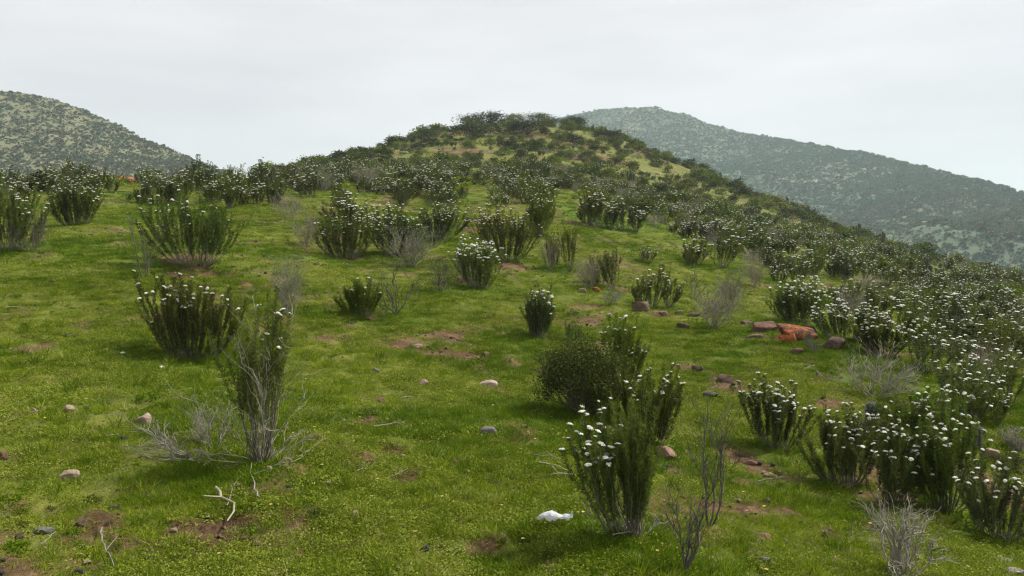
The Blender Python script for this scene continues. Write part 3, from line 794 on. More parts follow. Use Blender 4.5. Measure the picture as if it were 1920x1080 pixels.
def shrub_arrays(rng, H, W, off=0.0, n_stem=40, n_shoot=3, leaf_from=0.42, leaf_step=0.0035, leaf_len=0.034, leaf_w=0.2, bloom=0.2, r0=0.006, cap=None, side_bloom=0.0, droop=0.0):
    """Upright stems fanned from one foot, bottle-brush shoots, flower tips. Returns stems, leaves, tones, tips."""
    az = rng.uniform(0, 2 * math.pi, n_stem); q = np.sqrt(rng.uniform(0.0, 1, n_stem))
    lumps = 0.92 + 0.22 * np.sin(az * 2 + rng.uniform(0, 6)) * rng.uniform(.2, .8) + rng.uniform(-.12, .12, n_stem)
    tip = np.stack([np.cos(az) * q * W * 0.5 + off * (0.4 + 0.6 * q), np.sin(az) * q * W * 0.5, H * (1 - 0.30 * q ** 2) * rng.uniform(0.78, 1.03, n_stem) * np.clip(lumps, 0.75, 1.05)], 1)
    tip[0, 2] = H * 0.98
    base = np.stack([np.cos(az) * q, np.sin(az) * q, np.zeros(n_stem)], 1) * 0.06 * W
    base[:, 2] = -0.03
    t = np.linspace(0, 1, 8)[None, :, None]
    P = base[:, None] * (1 - t) + np.concatenate([tip[:, None, :2] * t ** 0.72, tip[:, None, 2:] * t ** 1.12], 2)
    wig = rng.normal(size=(n_stem, 8, 3)) * 0.010 * H; wig[:, 0] = 0
    P = P + wig * np.array([1, 1, 0.4])
    Rs = np.linspace(r0, r0 * 0.3, 8)[None] * rng.uniform(0.6, 1.3, (n_stem, 1))
    stems = [tubes(P, Rs, 4)]
    # side shoots
    ns = n_stem * n_shoot
    par = np.repeat(np.arange(n_stem), n_shoot); t0 = rng.uniform(0.38, 0.86, ns)
    f = t0 * 7; i0 = np.clip(f.astype(int), 0, 6); w = (f - i0)[:, None]
    S = P[par, i0] * (1 - w) + P[par, i0 + 1] * w
    T0 = P[par, i0 + 1] - P[par, i0]; T0 /= np.linalg.norm(T0, axis=1, keepdims=True)
    out = rand_unit(rng, ns) * np.array([1, 1, 0.25])
    ln = H * rng.uniform(0.16, 0.36, ns)[:, None]
    s = np.linspace(0, 1, 5)[None, :, None]
    d0 = T0 * 0.85 + out * 0.48; d1 = T0 * 0.35 + np.array([0, 0, 0.9 - droop]) + out * 0.18
    SP_ = S[:, None] + ln[:, None] * (d0[:, None] * (s - 0.5 * s ** 2) + d1[:, None] * 0.5 * s ** 2) * 1.15
    over = SP_[:, :, 2] > H * 1.02
    SP_[:, :, 2] = np.where(over, H * 1.02 - (SP_[:, :, 2] - H * 1.02) * 0.2, SP_[:, :, 2])
    stems.append(tubes(SP_, np.linspace(r0 * 0.5, r0 * 0.22, 5)[None] * np.ones((ns, 1)), 3))
    # leaves
    def on_axis(Px, lo, step):
        L = np.linalg.norm(np.diff(Px, axis=1), axis=2).sum(1) * (1 - lo)
        cnt = np.maximum(3, (L / step).astype(int))
        idx = np.repeat(np.arange(len(Px)), cnt); tt = lo + (1 - lo) * rng.uniform(0, 1, len(idx)) ** 0.9
        N = Px.shape[1]; ff = tt * (N - 1); k = np.clip(ff.astype(int), 0, N - 2); ww = (ff - k)[:, None]
        pos = Px[idx, k] * (1 - ww) + Px[idx, k + 1] * ww
        tn = Px[idx, k + 1] - Px[idx, k]; tn /= np.linalg.norm(tn, axis=1, keepdims=True) + 1e-9
        rd = rand_unit(rng, len(idx)); rd -= tn * (rd * tn).sum(1, keepdims=True); rd /= np.linalg.norm(rd, axis=1, keepdims=True) + 1e-9
        return pos, tn * 0.62 + rd * 0.85, np.clip(0.55 + 0.6 * tt, 0, 1.1), idx
    lo = leaf_from
    p1, d1_, l1, i1 = on_axis(P, lo, leaf_step); p2, d2_, l2, i2 = on_axis(SP_, 0.10, leaf_step)
    pos = np.concatenate([p1, p2]); dr = np.concatenate([d1_, d2_])
    ax_tone = rng.uniform(0, 1, n_stem + ns)
    at = np.concatenate([ax_tone[i1], ax_tone[n_stem + i2]])
    ll = leaf_len * rng.uniform(0.65, 1.15, len(pos))
    LV = blades(pos, dr, ll, ll * leaf_w, rng)
    tone = np.repeat(np.clip(at * 0.5 + rng.uniform(0, 0.5, len(pos)), 0, 1), 4)
    tips = np.concatenate([P[:, -1], SP_[:, -1]])
    pr = rng.uniform(0, 1, len(tips))
    hi = np.clip((tips[:, 2] / H - 0.30) / 0.4, 0.15, 1)
    if side_bloom:
        hi = hi * np.clip(0.25 + side_bloom * (tips[:, 0] - off) / (0.5 * W) * 1.4, 0.06, 1.6)
    sel = pr < bloom * hi
    return stack(stems), LV, tone, tips[sel] + np.array([0, 0, 0.005])

def twig_arrays(rng, H, W, off=0.0, n0=12, levels=(5, 4), r0=0.006, twist=0.03, up=0.5, len0=1.0, flat=False, jit=0.5):
    az = rng.uniform(0, 2 * math.pi, n0); q = np.sqrt(rng.uniform(0.02, 1, n0))
    tip = np.stack([np.cos(az) * q * W * 0.46 + off, np.sin(az) * q * W * (0.28 if flat else 0.46), H * (1 - 0.42 * q ** 2) * rng.uniform(0.55, 0.95, n0)], 1)
    if flat: tip[:, 2] *= rng.uniform(0.15, 1, n0)
    base = rng.normal(size=(n0, 3)) * 0.03 * W; base[:, 2] = -0.03
    t = np.linspace(0, 1, 7)[None, :, None]
    P = base[:, None] * (1 - t) + np.concatenate([tip[:, None, :2] * t ** 0.85, tip[:, None, 2:] * t ** 1.05], 2)
    wig = np.cumsum(rng.normal(size=P.shape) * twist * H, 1); wig[:, 0] = 0
    P = P + wig * np.array([1, 1, 0.6])
    allp = [(P, r0)]
    cur, r = P, r0
    for lv, nb in enumerate(levels):
        T, N, _ = cur.shape
        m = T * nb
        par = np.repeat(np.arange(T), nb); t0 = rng.uniform(0.22, 0.95, m)
        ff = t0 * (N - 1); k = np.clip(ff.astype(int), 0, N - 2); w = (ff - k)[:, None]
        S = cur[par, k] * (1 - w) + cur[par, k + 1] * w
        tn = cur[par, k + 1] - cur[par, k]; tn /= np.linalg.norm(tn, axis=1, keepdims=True) + 1e-9
        plen = np.linalg.norm(np.diff(cur, axis=1), axis=2).sum(1)[par]
        d = tn + rand_unit(rng, m) * (0.85 if not flat else 0.6) + np.array([0, 0, up * 0.5]); d /= np.linalg.norm(d, axis=1, keepdims=True)
        L = plen * rng.uniform(0.25, 0.55, m)
        s = np.linspace(0, 1, 5)[None, :, None]
        C = S[:, None] + d[:, None] * L[:, None, None] * s + np.array([0, 0, up])[None, None] * (s ** 2) * L[:, None, None] * 0.35
        wg = np.cumsum(rng.normal(size=C.shape) * jit * 0.12 * L[:, None, None], 1); wg[:, 0] = 0
        C = C + wg
        C[:, :, 2] = np.maximum(C[:, :, 2], 0.005)
        C[:, :, 2] = np.where(C[:, :, 2] > H, H - (C[:, :, 2] - H) * 0.3, C[:, :, 2])
        r = r * 0.55
        allp.append((C, r)); cur = C
    parts = []
    for PP, rad in allp:
        N = PP.shape[1]
        parts.append(tubes(PP, np.linspace(rad, rad * 0.45, N)[None] * rng.uniform(0.7, 1.25, (len(PP), 1)), 3 if rad < 0.005 else 5))
    return parts, cur

def round_arrays(rng, H, W, n_clump=34, n_leaf=9000, leaf=0.022, lw=0.55, spread=0.17, twig=True):
    """A leafy crown of uneven clumps on branching limbs."""
    c = rand_unit(rng, n_clump); c[:, 2] = np.abs(c[:, 2]) * 1.35 - 0.55
    rad = rng.uniform(0.55, 0.92, n_clump)[:, None]
    cen = c * rad * np.array([W / 2, W / 2, H * 0.52]) + np.array([0, 0, H * 0.44])
    size = rng.uniform(0.6, 1.35, n_clump) * spread
    k = rng.choice(n_clump, n_leaf, p=size ** 2 / (size ** 2).sum())
    pos = cen[k] + rng.normal(size=(n_leaf, 3)) * size[k][:, None] * np.array([W, W, H * 0.8]) * 0.5
    pos[:, 2] = np.abs(pos[:, 2] - 0.02 * H) + 0.02 * H
    out = pos - np.array([0, 0, H * 0.3]); out /= np.linalg.norm(out, axis=1, keepdims=True) + 1e-9
    dr = out * 0.5 + rand_unit(rng, n_leaf)
    ll = leaf * rng.uniform(0.6, 1.25, n_leaf)
    LV = blades(pos, dr, ll, ll * lw, rng)
    ct = rng.uniform(0, 1, n_clump)
    tone = np.repeat(np.clip(ct[k] * 0.45 + rng.uniform(0, 0.55, n_leaf), 0, 1), 4)
    m = n_clump
    t = np.linspace(0, 1, 6)[None, :, None]
    base = rng.normal(size=(m, 3)) * np.array([0.04, 0.04, 0]) * W; base[:, 2] = -0.05
    P = base[:, None] * (1 - t) + cen[:, None] * t + rng.normal(size=(m, 6, 3)) * 0.02 * H * (t > 0)
    br = tubes(P, np.linspace(0.014, 0.004, 6)[None] * np.ones((m, 1)) * max(H, 0.7), 4)
    return br, LV, tone

def cactus_stem_arrays(H, R, ribs=10, lean=(0, 0), rings=14, rng=None):
    th = np.linspace(0, 2 * math.pi, ribs * 4, endpoint=False)
    prof = 1 + 0.16 * np.cos(th * ribs)
    V, rows = [], []
    for i in range(rings + 5):
        if i < rings:
            z = H * (1 - R / H) * i / (rings - 1); rad = R * (0.80 + 0.2 * min(1, i / 3.0)) * (1 + 0.03 * math.sin(i * 1.9))
        else:
            a = (i - rings + 1) / 5.0 * math.pi / 2; z = H - R + R * math.sin(a); rad = R * math.cos(a) + 0.002
        V.append(np.stack([np.cos(th) * rad * prof + lean[0] * (z / H) ** 1.5, np.sin(th) * rad * prof + lean[1] * (z / H) ** 1.5, np.full(len(th), z)], 1))
    n = len(th); V = np.concatenate(V)
    Qd = []
    for i in range(rings + 4):
        a = np.arange(n) + i * n; b = (np.arange(n) + 1) % n + i * n
        Qd.append(np.stack([a, b, b + n, a + n], 1))
    return V, np.concatenate(Qd)

def cactus_spines(H, R, rng, n, ln, ribs=10, lean=(0, 0)):
    rib = rng.integers(0, ribs, n) * 2 * math.pi / ribs; z = rng.uniform(0.02, 1, n) * H
    a = np.clip((z - (H - R)) / R, 0, 1) * math.pi / 2 * 0.9
    rad = R * 1.14 * np.cos(a)
    pos = np.stack([np.cos(rib) * rad + lean[0] * (z / H) ** 1.5, np.sin(rib) * rad + lean[1] * (z / H) ** 1.5, z], 1)
    d = np.stack([np.cos(rib) * np.cos(a), np.sin(rib) * np.cos(a), np.sin(a)], 1) + rng.normal(size=(n, 3)) * 0.55
    return blades(pos, d, ln * rng.uniform(0.5, 1.3, n), 0.0035 * ln / 0.03, rng)

def rock_arrays(rng, w, d, h, rough=0.2, flat=0.0, sub=3):
    V = (ICO3 if sub == 3 else ICO4).copy(); T = ICO3T if sub == 3 else ICO4T
    # a few random planes cut facets
    for _ in range(16 if sub == 4 else 12):
        n = rand_unit(rng, 1)[0]; lim = rng.uniform(0.42, 0.85)
        s = V @ n; V = V - np.where(s > lim, (s - lim) * 0.97, 0)[:, None] * n
    s0 = rng.uniform(0, 100, 3)
    nz = fbm(V[:, 0] * 1.7 + s0[0], V[:, 1] * 1.7 + V[:, 2] * 1.3 + s0[1], 3, 3) - 0.5
    nz2 = fbm(V[:, 0] * 5 + s0[2], V[:, 1] * 4 + V[:, 2] * 6 + s0[0], 7, 2) - 0.5
    V = V * (1 + rough * nz * 1.1 + rough * 0.6 * nz2)[:, None]
    top = V[:, 2].max()
    if flat: V[:, 2] = np.where(V[:, 2] > top * (1 - flat), top * (1 - flat) + (V[:, 2] - top * (1 - flat)) * 0.15, V[:, 2])
    V = V / (V.max(0) - V.min(0)) * np.array([w, d, h * 1.5])
    V[:, 2] += h * 0.86 - V[:, 2].max()
    return V, T
# __PART2_END__
# ------------------------------------------------------------------ building plants as things with parts
FLOWER_MESH = []
for k in range(3):
    me_o = mesh_object('flower_head', FH[k][0], tris=FH[k][1], mat=M['petal'], link=False, smooth_shade=True)
    FLOWER_MESH.append(me_o.data); bpy.data.objects.remove(me_o)

def plant_from_arrays(name, p, stems, leaves, tone, tips, rng, leaf_mat, stem_mat, head=0.04, single_heads=True):
    root = empty(name, p)
    mesh_object('branches', *stems, mat=stem_mat, parent=root)
    mesh_object('foliage', *leaves, mat=leaf_mat, parent=root, attrs={'tone': tone})
    if len(tips):
        if single_heads:
            for t in tips:
                f = bpy.data.objects.new('flower_head', FLOWER_MESH[rng.integers(3)])
                COL.objects.link(f); f.parent = root
                s = head * rng.uniform(0.75, 1.3)
                f.location = t; f.scale = (s, s, s); f.rotation_euler = (rng.normal() * 0.3, rng.normal() * 0.3, rng.uniform(0, 6.28))
        else:
            V, T = flower_mass(tips, head * rng.uniform(0.7, 1.3, len(tips)), rng, FH_LOW)
            tag(mesh_object('flower_heads', V, tris=T, mat=M['petal'], parent=root, smooth_shade=True), kind='stuff')
    return root

rng = np.random.default_rng(11)
# prototypes for the middle distance: unit height and width about 1
def shrub_clump(r, n_stem, n_shoot, step, ll, lw, bloom, style):
    """A shrub of one to three crowded fans, so that no two outlines are alike."""
    fans = [[(0, 0, 1.0, 1.0)], [(-.22, .05, .66, 1.0), (.26, -.04, .60, .80)], [(-.28, 0, .50, .72), (.02, .1, .58, 1.0), (.30, -.05, .48, .66)]][style]
    S, L, T, P = [], [], [], []
    for (fx, fy, fw, fh) in fans:
        o = np.array([fx + r.uniform(-.05, .05), fy + r.uniform(-.1, .1), 0])
        h = fh * r.uniform(.92, 1.06)
        st, lv, tone, tips = shrub_arrays(r, h, fw, r.uniform(-.1, .1), int(n_stem * (0.62 if len(fans) > 1 else 1)), n_shoot, r.uniform(.18, .42), step, ll, lw, bloom * r.uniform(.6, 1.3), 0.007)
        S.append((st[0] + o, st[1])); L.append((lv[0] + o, lv[1])); T.append(tone); P.append(tips + o)
    return stack(S), stack(L), np.concatenate(T), np.concatenate(P)
PROTO = []
for k in range(9):
    r = np.random.default_rng(100 + k)
    bloom = [0.10, 0.22, 0.34, 0.42, 0.28, 0.2, 0.02, 0.02, 0.14][k]
    st, lv, tone, tips = shrub_clump(r, 24, 3, 0.0036, 0.038, 0.24, bloom * 2.0, k % 3)
    objs = [mesh_object('branches', *st, mat=M['stem'], link=False),
            mesh_object('foliage', *lv, mat=M['shoot'] if k % 3 else M['shoot_pale'], attrs={'tone': tone}, link=False)]
    V, T = flower_mass(tips, 0.050 * r.uniform(0.4, 1.4, len(tips)), r, FH_LOW)
    fl = mesh_object('flower_heads', V, tris=T, mat=M['petal'], link=False, smooth_shade=True) if len(V) else None
    PROTO.append((objs[0].data, objs[1].data, fl.data if fl else None))
def bloom_variant(b):
    return 7 if b < 0.05 else 0 if b < 0.12 else 8 if b < 0.17 else 5 if b < 0.21 else 1 if b < 0.25 else 4 if b < 0.31 else 2 if b < 0.38 else 3

def place_proto(name, p, H, W, rz, proto, names):
    root = empty(name, p, rz, (W, W, H))
    for nm, me in zip(names, proto):
        if me is None: continue
        c = bpy.data.objects.new(nm, me); COL.objects.link(c); c.parent = root
        if nm == 'flower_heads': c['kind'] = 'stuff'
    return root
SHRUB_PARTS = ('branches', 'foliage', 'flower_heads')

for i, (s, m) in enumerate(zip(SHRUBS, SHRUB_M)):
    kind, px, py, top, x0, x1, bloom, label = s
    p, d, H, W, off = m
    r = np.random.default_rng(1000 + i)
    if kind.startswith('hero'):
        dry = kind == 'hero_dry'
        k = 1.0 if H > 0.7 else 0.8
        if 9 <= i <= 13: W *= 1.15
        if d > 11 and i > 13: W *= 1.08; H *= 1.04
        fine = 0.75 + d / 22.0                     # farther ones carry fewer, larger leaves
        side = {0: -1.0, 4: -0.45}.get(i, 0.0)
        # crowded fans of stems: offset across, share of width, share of height, bloom
        if i == 0: fans = [(-.26, .52, .88, 2.0), (.08, .46, 1.0, .04), (.20, .34, .72, .0)]
        elif dry: fans = [(0, .80, 1.0, 1.0)]
        elif W / H > 1.05: fans = [(-.24, .60, 1.0, 1.5), (.06, .56, .96, .8), (.32, .42, .82, .4)]
        elif W / H > 0.85: fans = [(-.17, .68, 1.0, 1.1), (.24, .58, .86, .9)]
        else: fans = [(-.04, .86, 1.0, 1.0), (.18, .52, .72, .8)]
        if i % 2 and i not in (0, 4): fans = [(-fo, fw, fh, fb) for fo, fw, fh, fb in fans]
        S_, L_, T_, P_ = [], [], [], []
        for fo, fw, fh, fb in fans:
            oo = np.array([fo * W * 0.32, r.uniform(-.06, .06) * W, 0])
            n_ = int(((11 if len(fans) > 1 else 14) * (fw / .6) if not dry else 18) * k * (1.5 if i == 4 else 1.9 if d > 11 else 1.2 if i >= 9 else 1)) + 4
            st, lv, tone, tips = shrub_arrays(r, H * 1.03 * fh, W * fw, off * 0.8 + fo * W * 0.8, n_, 2, r.uniform(.20, .34) if not dry else 0.48, (0.0014 if d < 11 else 0.0024) * (1 if not dry else 1.9) * fine, 0.031 * fine ** 0.6, 0.18 if d < 11 else 0.26, bloom * fb * (3.3 if d < 11 else 2.2), 0.0055)
            S_.append((st[0] + oo, st[1])); L_.append((lv[0] + oo, lv[1])); T_.append(tone); P_.append(tips + oo)
        st, lv, tone, tips = stack(S_), stack(L_), np.concatenate(T_), np.concatenate(P_)
        o = plant_from_arrays('flowering_shrub', p, st, lv, tone, tips, r, M['shoot'] if i % 3 else M['shoot_pale'], M['stem'], 0.039 if d < 9 else 0.050, d < 10)
        if dry:                                    # bare grey branches between and below the leaves
            parts, cur = twig_arrays(r, H * 0.98, W * 1.1, off, 9, (5, 3), 0.005, 0.02, 0.4)
            mesh_object('dead_branches', *stack(parts), mat=M['twig'], parent=o)
            parts, cur = twig_arrays(r, 0.24, W * 1.5, 0, 8, (5, 4), 0.0055, 0.06, 0.1, flat=True)
            tag(mesh_object('fallen_branches', *stack(parts), mat=M['straw'], parent=o), 'pale bleached branches spread on the grass')
        if i == 0:
            parts, cur = twig_arrays(r, H * 0.40, W * 0.9, -0.02, 6, (3, 3), 0.005, 0.03, 0.25)
            mesh_object('dead_branches', *stack(parts), mat=M['twig'], parent=o)
    else:
        o = place_proto('flowering_shrub', p, H * 1.06, W * 1.14, r.uniform(0, 6.28), PROTO[bloom_variant(bloom)], SHRUB_PARTS)
        if bloom >= 0.3: o.rotation_euler.z = r.uniform(0, 6.28)
    tag(o, label, 'shrub', 'white-flowered shrubs of the meadow')

DRYP = []
for k in range(5):
    r = np.random.default_rng(300 + k)
    parts, cur = twig_arrays(r, 1.0, 1.0, 0, [16, 20, 14, 22, 18][k], (6, 5), 0.007, 0.018, 0.5)
    ob = mesh_object('branches', *stack(parts[:1]), mat=M['twig'] if k != 3 else M['straw'], link=False)
    tw = mesh_object('twigs', *stack(parts[1:]), mat=[M['twig'], M['twig'], M['twig_dark'], M['straw'], M['twig']][k], link=False)
    tips_ = cur[:, 2:].reshape(-1, 3)
    sel = r.uniform(0, 1, len(tips_)) < [0.0, 0.55, 0.7, 0.15, 0.4][k]
    tp = tips_[sel]
    if len(tp):
        n = len(tp); LV = blades(np.repeat(tp, 2, 0), rand_unit(r, 2 * n) + np.array([0, 0, .5]), 0.03, 0.010, r)
        lf = mesh_object('leaves', *LV, mat=M['grey_leaf'], attrs={'tone': np.repeat(r.uniform(0, 1, 2 * n), 4)}, link=False).data
    else: lf = None
    DRYP.append((ob.data, tw.data, lf))
for i, (s, m) in enumerate(zip(DRY, DRY_M)):
    kind, px, py, top, x0, x1, label = s
    p, d, H, W, off = m
    r = np.random.default_rng(2000 + i)
    if kind == 'fine' and d > 7.5:
        k = [0, 1, 4, 2, 3][i % 5]
        if 'pale' in label or 'straw' in label: k = 3
        o = place_proto('dry_shrub', p, H, W, r.uniform(0, 6.28), DRYP[k], ('branches', 'twigs', 'leaves'))
        for c in o.children:
            if c.name.startswith('leaves'): c['kind'] = 'stuff'
    else:
        par = dict(twisted=dict(n0=9, levels=(5, 4), r0=0.008, twist=0.035, up=0.3, jit=0.9), slim=dict(n0=4, levels=(5, 5), r0=0.008, twist=0.014, up=0.7),
                   fine=dict(n0=13, levels=(5, 4), r0=0.0042, twist=0.02, up=0.4), sprawl=dict(n0=9, levels=(6, 4), r0=0.007, twist=0.05, up=0.05, flat=True),
                   pale=dict(n0=12, levels=(6, 5), r0=0.0075, twist=0.03, up=0.3, jit=0.8))[kind]
        parts, cur = twig_arrays(r, H, W, off, **par)
        mat0 = {'pale': M['pale_wood'], 'sprawl': M['twig'], 'slim': M['twig_dark'], 'twisted': M['twig_dark'], 'fine': M['twig']}[kind]
        o = empty('dry_shrub', p)
        mesh_object('branches', *stack(parts[:1]), mat=mat0, parent=o)
        mesh_object('twigs', *stack(parts[1:]), mat=M['twig'] if kind == 'pale' else mat0, parent=o)
    tag(o, label, 'dry shrub', 'leafless and dry shrubs')

ROUNDP = []
for k in range(5):
    r = np.random.default_rng(400 + k)
    br, lv, tone = round_arrays(r, 1.0, 1.0, 22, 3200, 0.052, 0.55, 0.20)
    mat = [M['round_leaf'], M['round_leaf'], M['olive_leaf'], M['shoot'], M['grey_leaf']][k]
    ROUNDP.append((mesh_object('branches', *br, mat=M['stem'], link=False).data, mesh_object('foliage', *lv, mat=mat, attrs={'tone': tone}, link=False).data))
for i, (s, m) in enumerate(zip(ROUND, ROUND_M)):
    kind, px, py, top, x0, x1, label = s
    p, d, H, W, off = m
    r = np.random.default_rng(2500 + i)
    if kind == 'round_hero':
        p = p + np.array([off, 0, 0]); H *= 1.0; W *= 1.06
        br, lv, tone = round_arrays(r, H, W, 64, 34000, 0.024, 0.5, 0.15)
        o = empty('round_bush', p)
        mesh_object('branches', *br, mat=M['stem'], parent=o)
        mesh_object('foliage', *lv, mat=M['round_leaf'], parent=o, attrs={'tone': tone})
    else:
        o = place_proto('round_bush', p + np.array([0, 0, -0.05]), H, W, r.uniform(0, 6.28), ROUNDP[2 if 'pale' in label else i % 2], ('branches', 'foliage'))
    tag(o, label, 'bush', 'round leafy bushes')

def cactus(p, H, n, near, r):
    o = empty('columnar_cactus', p)
    for k in range(n):
        if near:
            h = H if k == 0 else H * r.uniform(0.45, 0.6); R = 0.055 if n > 1 else 0.06
            R = min(R, h * 0.32)
            q = np.array([0, 0]) if k == 0 else np.array([(-1) ** k * R * 2.1, -R * 0.8])
        else:
            h = H * (1 if k == 0 else r.uniform(0.55, 0.95)); R = 0.085 * (H / 1.6) ** 0.5
            a = k * 2.4; q = np.array([math.cos(a), math.sin(a)]) * R * (0 if k == 0 else 1.5 + 0.9 * math.sqrt(k))
        lean = (q[0] * 0.4, q[1] * 0.4)
        V, Qd = cactus_stem_arrays(h, R, 11 if near else 8, lean)
        V = V + np.array([q[0], q[1], -0.03])
        st = mesh_object('stem', V, Qd, mat=M['cactus'], parent=o, smooth_shade=True)
        V, Qd = cactus_spines(h, R, r, 900 if near else 160, 0.03 if near else 0.07, 11 if near else 8, lean)
        V = V + np.array([q[0], q[1], -0.03])
        tag(mesh_object('spines', V, Qd, mat=M['spine'], parent=st), kind='stuff')
    return o
for i, (c, m) in enumerate(zip(CACTI, CACTI_M)):
    p, d, H, W, off = m
    o = cactus(p, H, c[3], d < 14, np.random.default_rng(2700 + i))
    tag(o, c[4], 'cactus', 'columnar cacti')

# ------------------------------------------------------------------ rocks, sticks, small things
M['rock_pale'] = M['rock_pink']
ROCKP = [rock_arrays(np.random.default_rng(500 + k), 1, 0.85, 0.55, 0.28, [0, 0.35, 0.2, 0.5, 0.1, 0.3][k]) for k in range(6)]
for i, (rk, (p, d)) in enumerate(zip(ROCKS, ROCK_M)):
    px, py, w, h, colr, label = rk
    r = np.random.default_rng(3000 + i)
    wm, hm = w * d / F_PX, max(h * d / F_PX * 0.9, 0.02)
    big = w >= 34
    V, T = rock_arrays(r, wm, wm * r.uniform(0.6, 0.85), hm, 0.3, 0.45 if ('flat' in label or 'slab' in label or 'block' in label) else 0.12, 4 if big else 3)
    o = mesh_object('rock', V + np.array([0, wm * 0.25, -0.012]), tris=T, mat=M['rock_' + colr], smooth_shade=False)
    o.location = p + np.array([0, 0, 0.02 if d > 9 else 0.01]); o.rotation_euler = (r.normal() * 0.06, r.normal() * 0.10, 0)
    tag(o, label, 'rock', 'stones lying on the hillside')

for i, ((x1, y1), (x2, y2), th, label) in enumerate(STICKS):
    r = np.random.default_rng(3500 + i)
    a, _ = ground_at(x1, y1); b, _ = ground_at(x2, y2)
    if abs(x1 - x2) < 9 and abs(y1 - y2) < 32:     # stands up
        _, d = ground_at(x1, y1); b = a + np.array([(x2 - x1) * d / F_PX, 0.02, abs(y1 - y2) * d / F_PX])
    t = np.linspace(0, 1, 9)[:, None]
    P = a * (1 - t) + b * t; L = np.linalg.norm(b - a)
    wig = np.cumsum(r.normal(size=(9, 3)) * 0.018 * L, 0); wig -= wig[:1] * (1 - t) + wig[-1:] * t
    lift = np.array([0, 0, 0.045])
    P = P + wig * np.array([1, 1, 0.3]) + lift
    parts = [tubes(P[None], (np.linspace(th, th * 0.45, 9) * 0.45)[None], 6)]
    q = P[5]; e = q + np.array([r.uniform(-.3, .3), r.uniform(-.2, .3), 0.1]) * L * 0.7
    parts.append(tubes((q * (1 - t[:5] * 2) + e * t[:5] * 2)[None], (np.linspace(th, th * 0.4, 5) * 0.4)[None], 5))
    V, Qd = stack(parts)
    o = mesh_object('stick', V - a, Qd, mat=M['twig_dark'] if 'dark' in label else M['pale_wood'], smooth_shade=True)
    o.location = a
    tag(o, label, 'stick', 'dead sticks in the grass')

# white plastic bag caught in the grass
pb, db = ground_at(1040, 993)
nu, nv = 56, 20
u = np.linspace(0, 1, nu); v = np.linspace(0, 1, nv)
U, Vv = np.meshgrid(u, v)
top = np.interp(u, [0, .06, .2, .38, .52, .64, .74, .82, .9, .96, 1], [.018, .042, .072, .088, .080, .056, .050, .062, .054, .058, .090]) * 0.62
bot = np.interp(u, [0, .05, .2, .3, .36, .42, .47, .52, .58, .8, .88, .94, 1], [.004, .006, .034, .006, .0, .022, .004, .004, .026, .020, .004, .034, .060]) * 0.62
depth = np.interp(u, [0, .1, .4, .7, .9, 1], [.008, .025, .04, .025, .025, .008])
th = Vv * math.pi
cren = (fbm(U * 9, Vv * 5, 201, 3) - 0.5) * 0.010 + np.abs(vnoise(U * 16, Vv * 4, 203) - 0.5) * 0.005
Zb = bot[None] + (top - bot)[None] * np.sin(th * 0.5) ** 0.8 + cren * np.sin(th * 0.9)
Yb = -np.cos(th * 0.5 + 0.0) * depth[None] + depth[None] * 0.2 + cren * 0.8
Xb = (U - 0.5) * 0.215 + (vnoise(Vv * 6, U * 3, 207) - 0.5) * 0.012
front = np.stack([Xb, Yb, Zb], -1).reshape(-1, 3)
Yk = np.cos(th * 0.5) * depth[None] + cren * 0.7; Zk = bot[None] * 0.3 + (top[None] - bot[None] * 0.3) * np.sin(th * 0.5) ** 0.7
back = np.stack([Xb, Yk, Zk], -1).reshape(-1, 3)
ii = np.arange(nv - 1)[:, None] * nu; jj = np.arange(nu - 1)[None]
Qb = np.stack([ii + jj, ii + jj + 1, ii + nu + jj + 1, ii + nu + jj], -1).reshape(-1, 4)
bag = mesh_object('plastic_bag', np.concatenate([front, back]), np.concatenate([Qb, Qb[:, ::-1] + nu * nv]), mat=M['bag'], smooth_shade=True)
bag.location = pb + np.array([0, 0, 0.06])
tag(bag, 'crumpled white plastic bag lying on the grass in front', 'bag')

# fallen flower heads in the grass
for (px, py, s_, lab) in ((230, 667, .05, 'fallen white flower head left of the wide dark-green shrub'), (303, 694, .055, 'fallen white flower head below the wide dark-green shrub')):
    p, d = ground_at(px, py)
    o = bpy.data.objects.new('fallen_flower', FLOWER_MESH[0]); COL.objects.link(o); o.location = p + np.array([0, 0, 0.03]); o.scale = (s_ * 1.3,) * 3
    tag(o, lab, 'flower', 'fallen flower heads')

# white post among the shrubs of the hill
pp, dp = ground_at(905, 343)
hh_ = 14 * dp / F_PX + 0.25
V, Qd = tubes(np.array([[[0, 0, -0.1], [0.01, 0, hh_ * .5], [-0.01, 0, hh_ * 0.97], [-0.012, 0, hh_]]]), np.array([[.055, .052, .045, .008]]), 8)
post = mesh_object('marker_post', V, Qd, mat=M['post'], smooth_shade=True); post.location = pp
tag(post, 'slim white post among shrubs on the main hill', 'post')

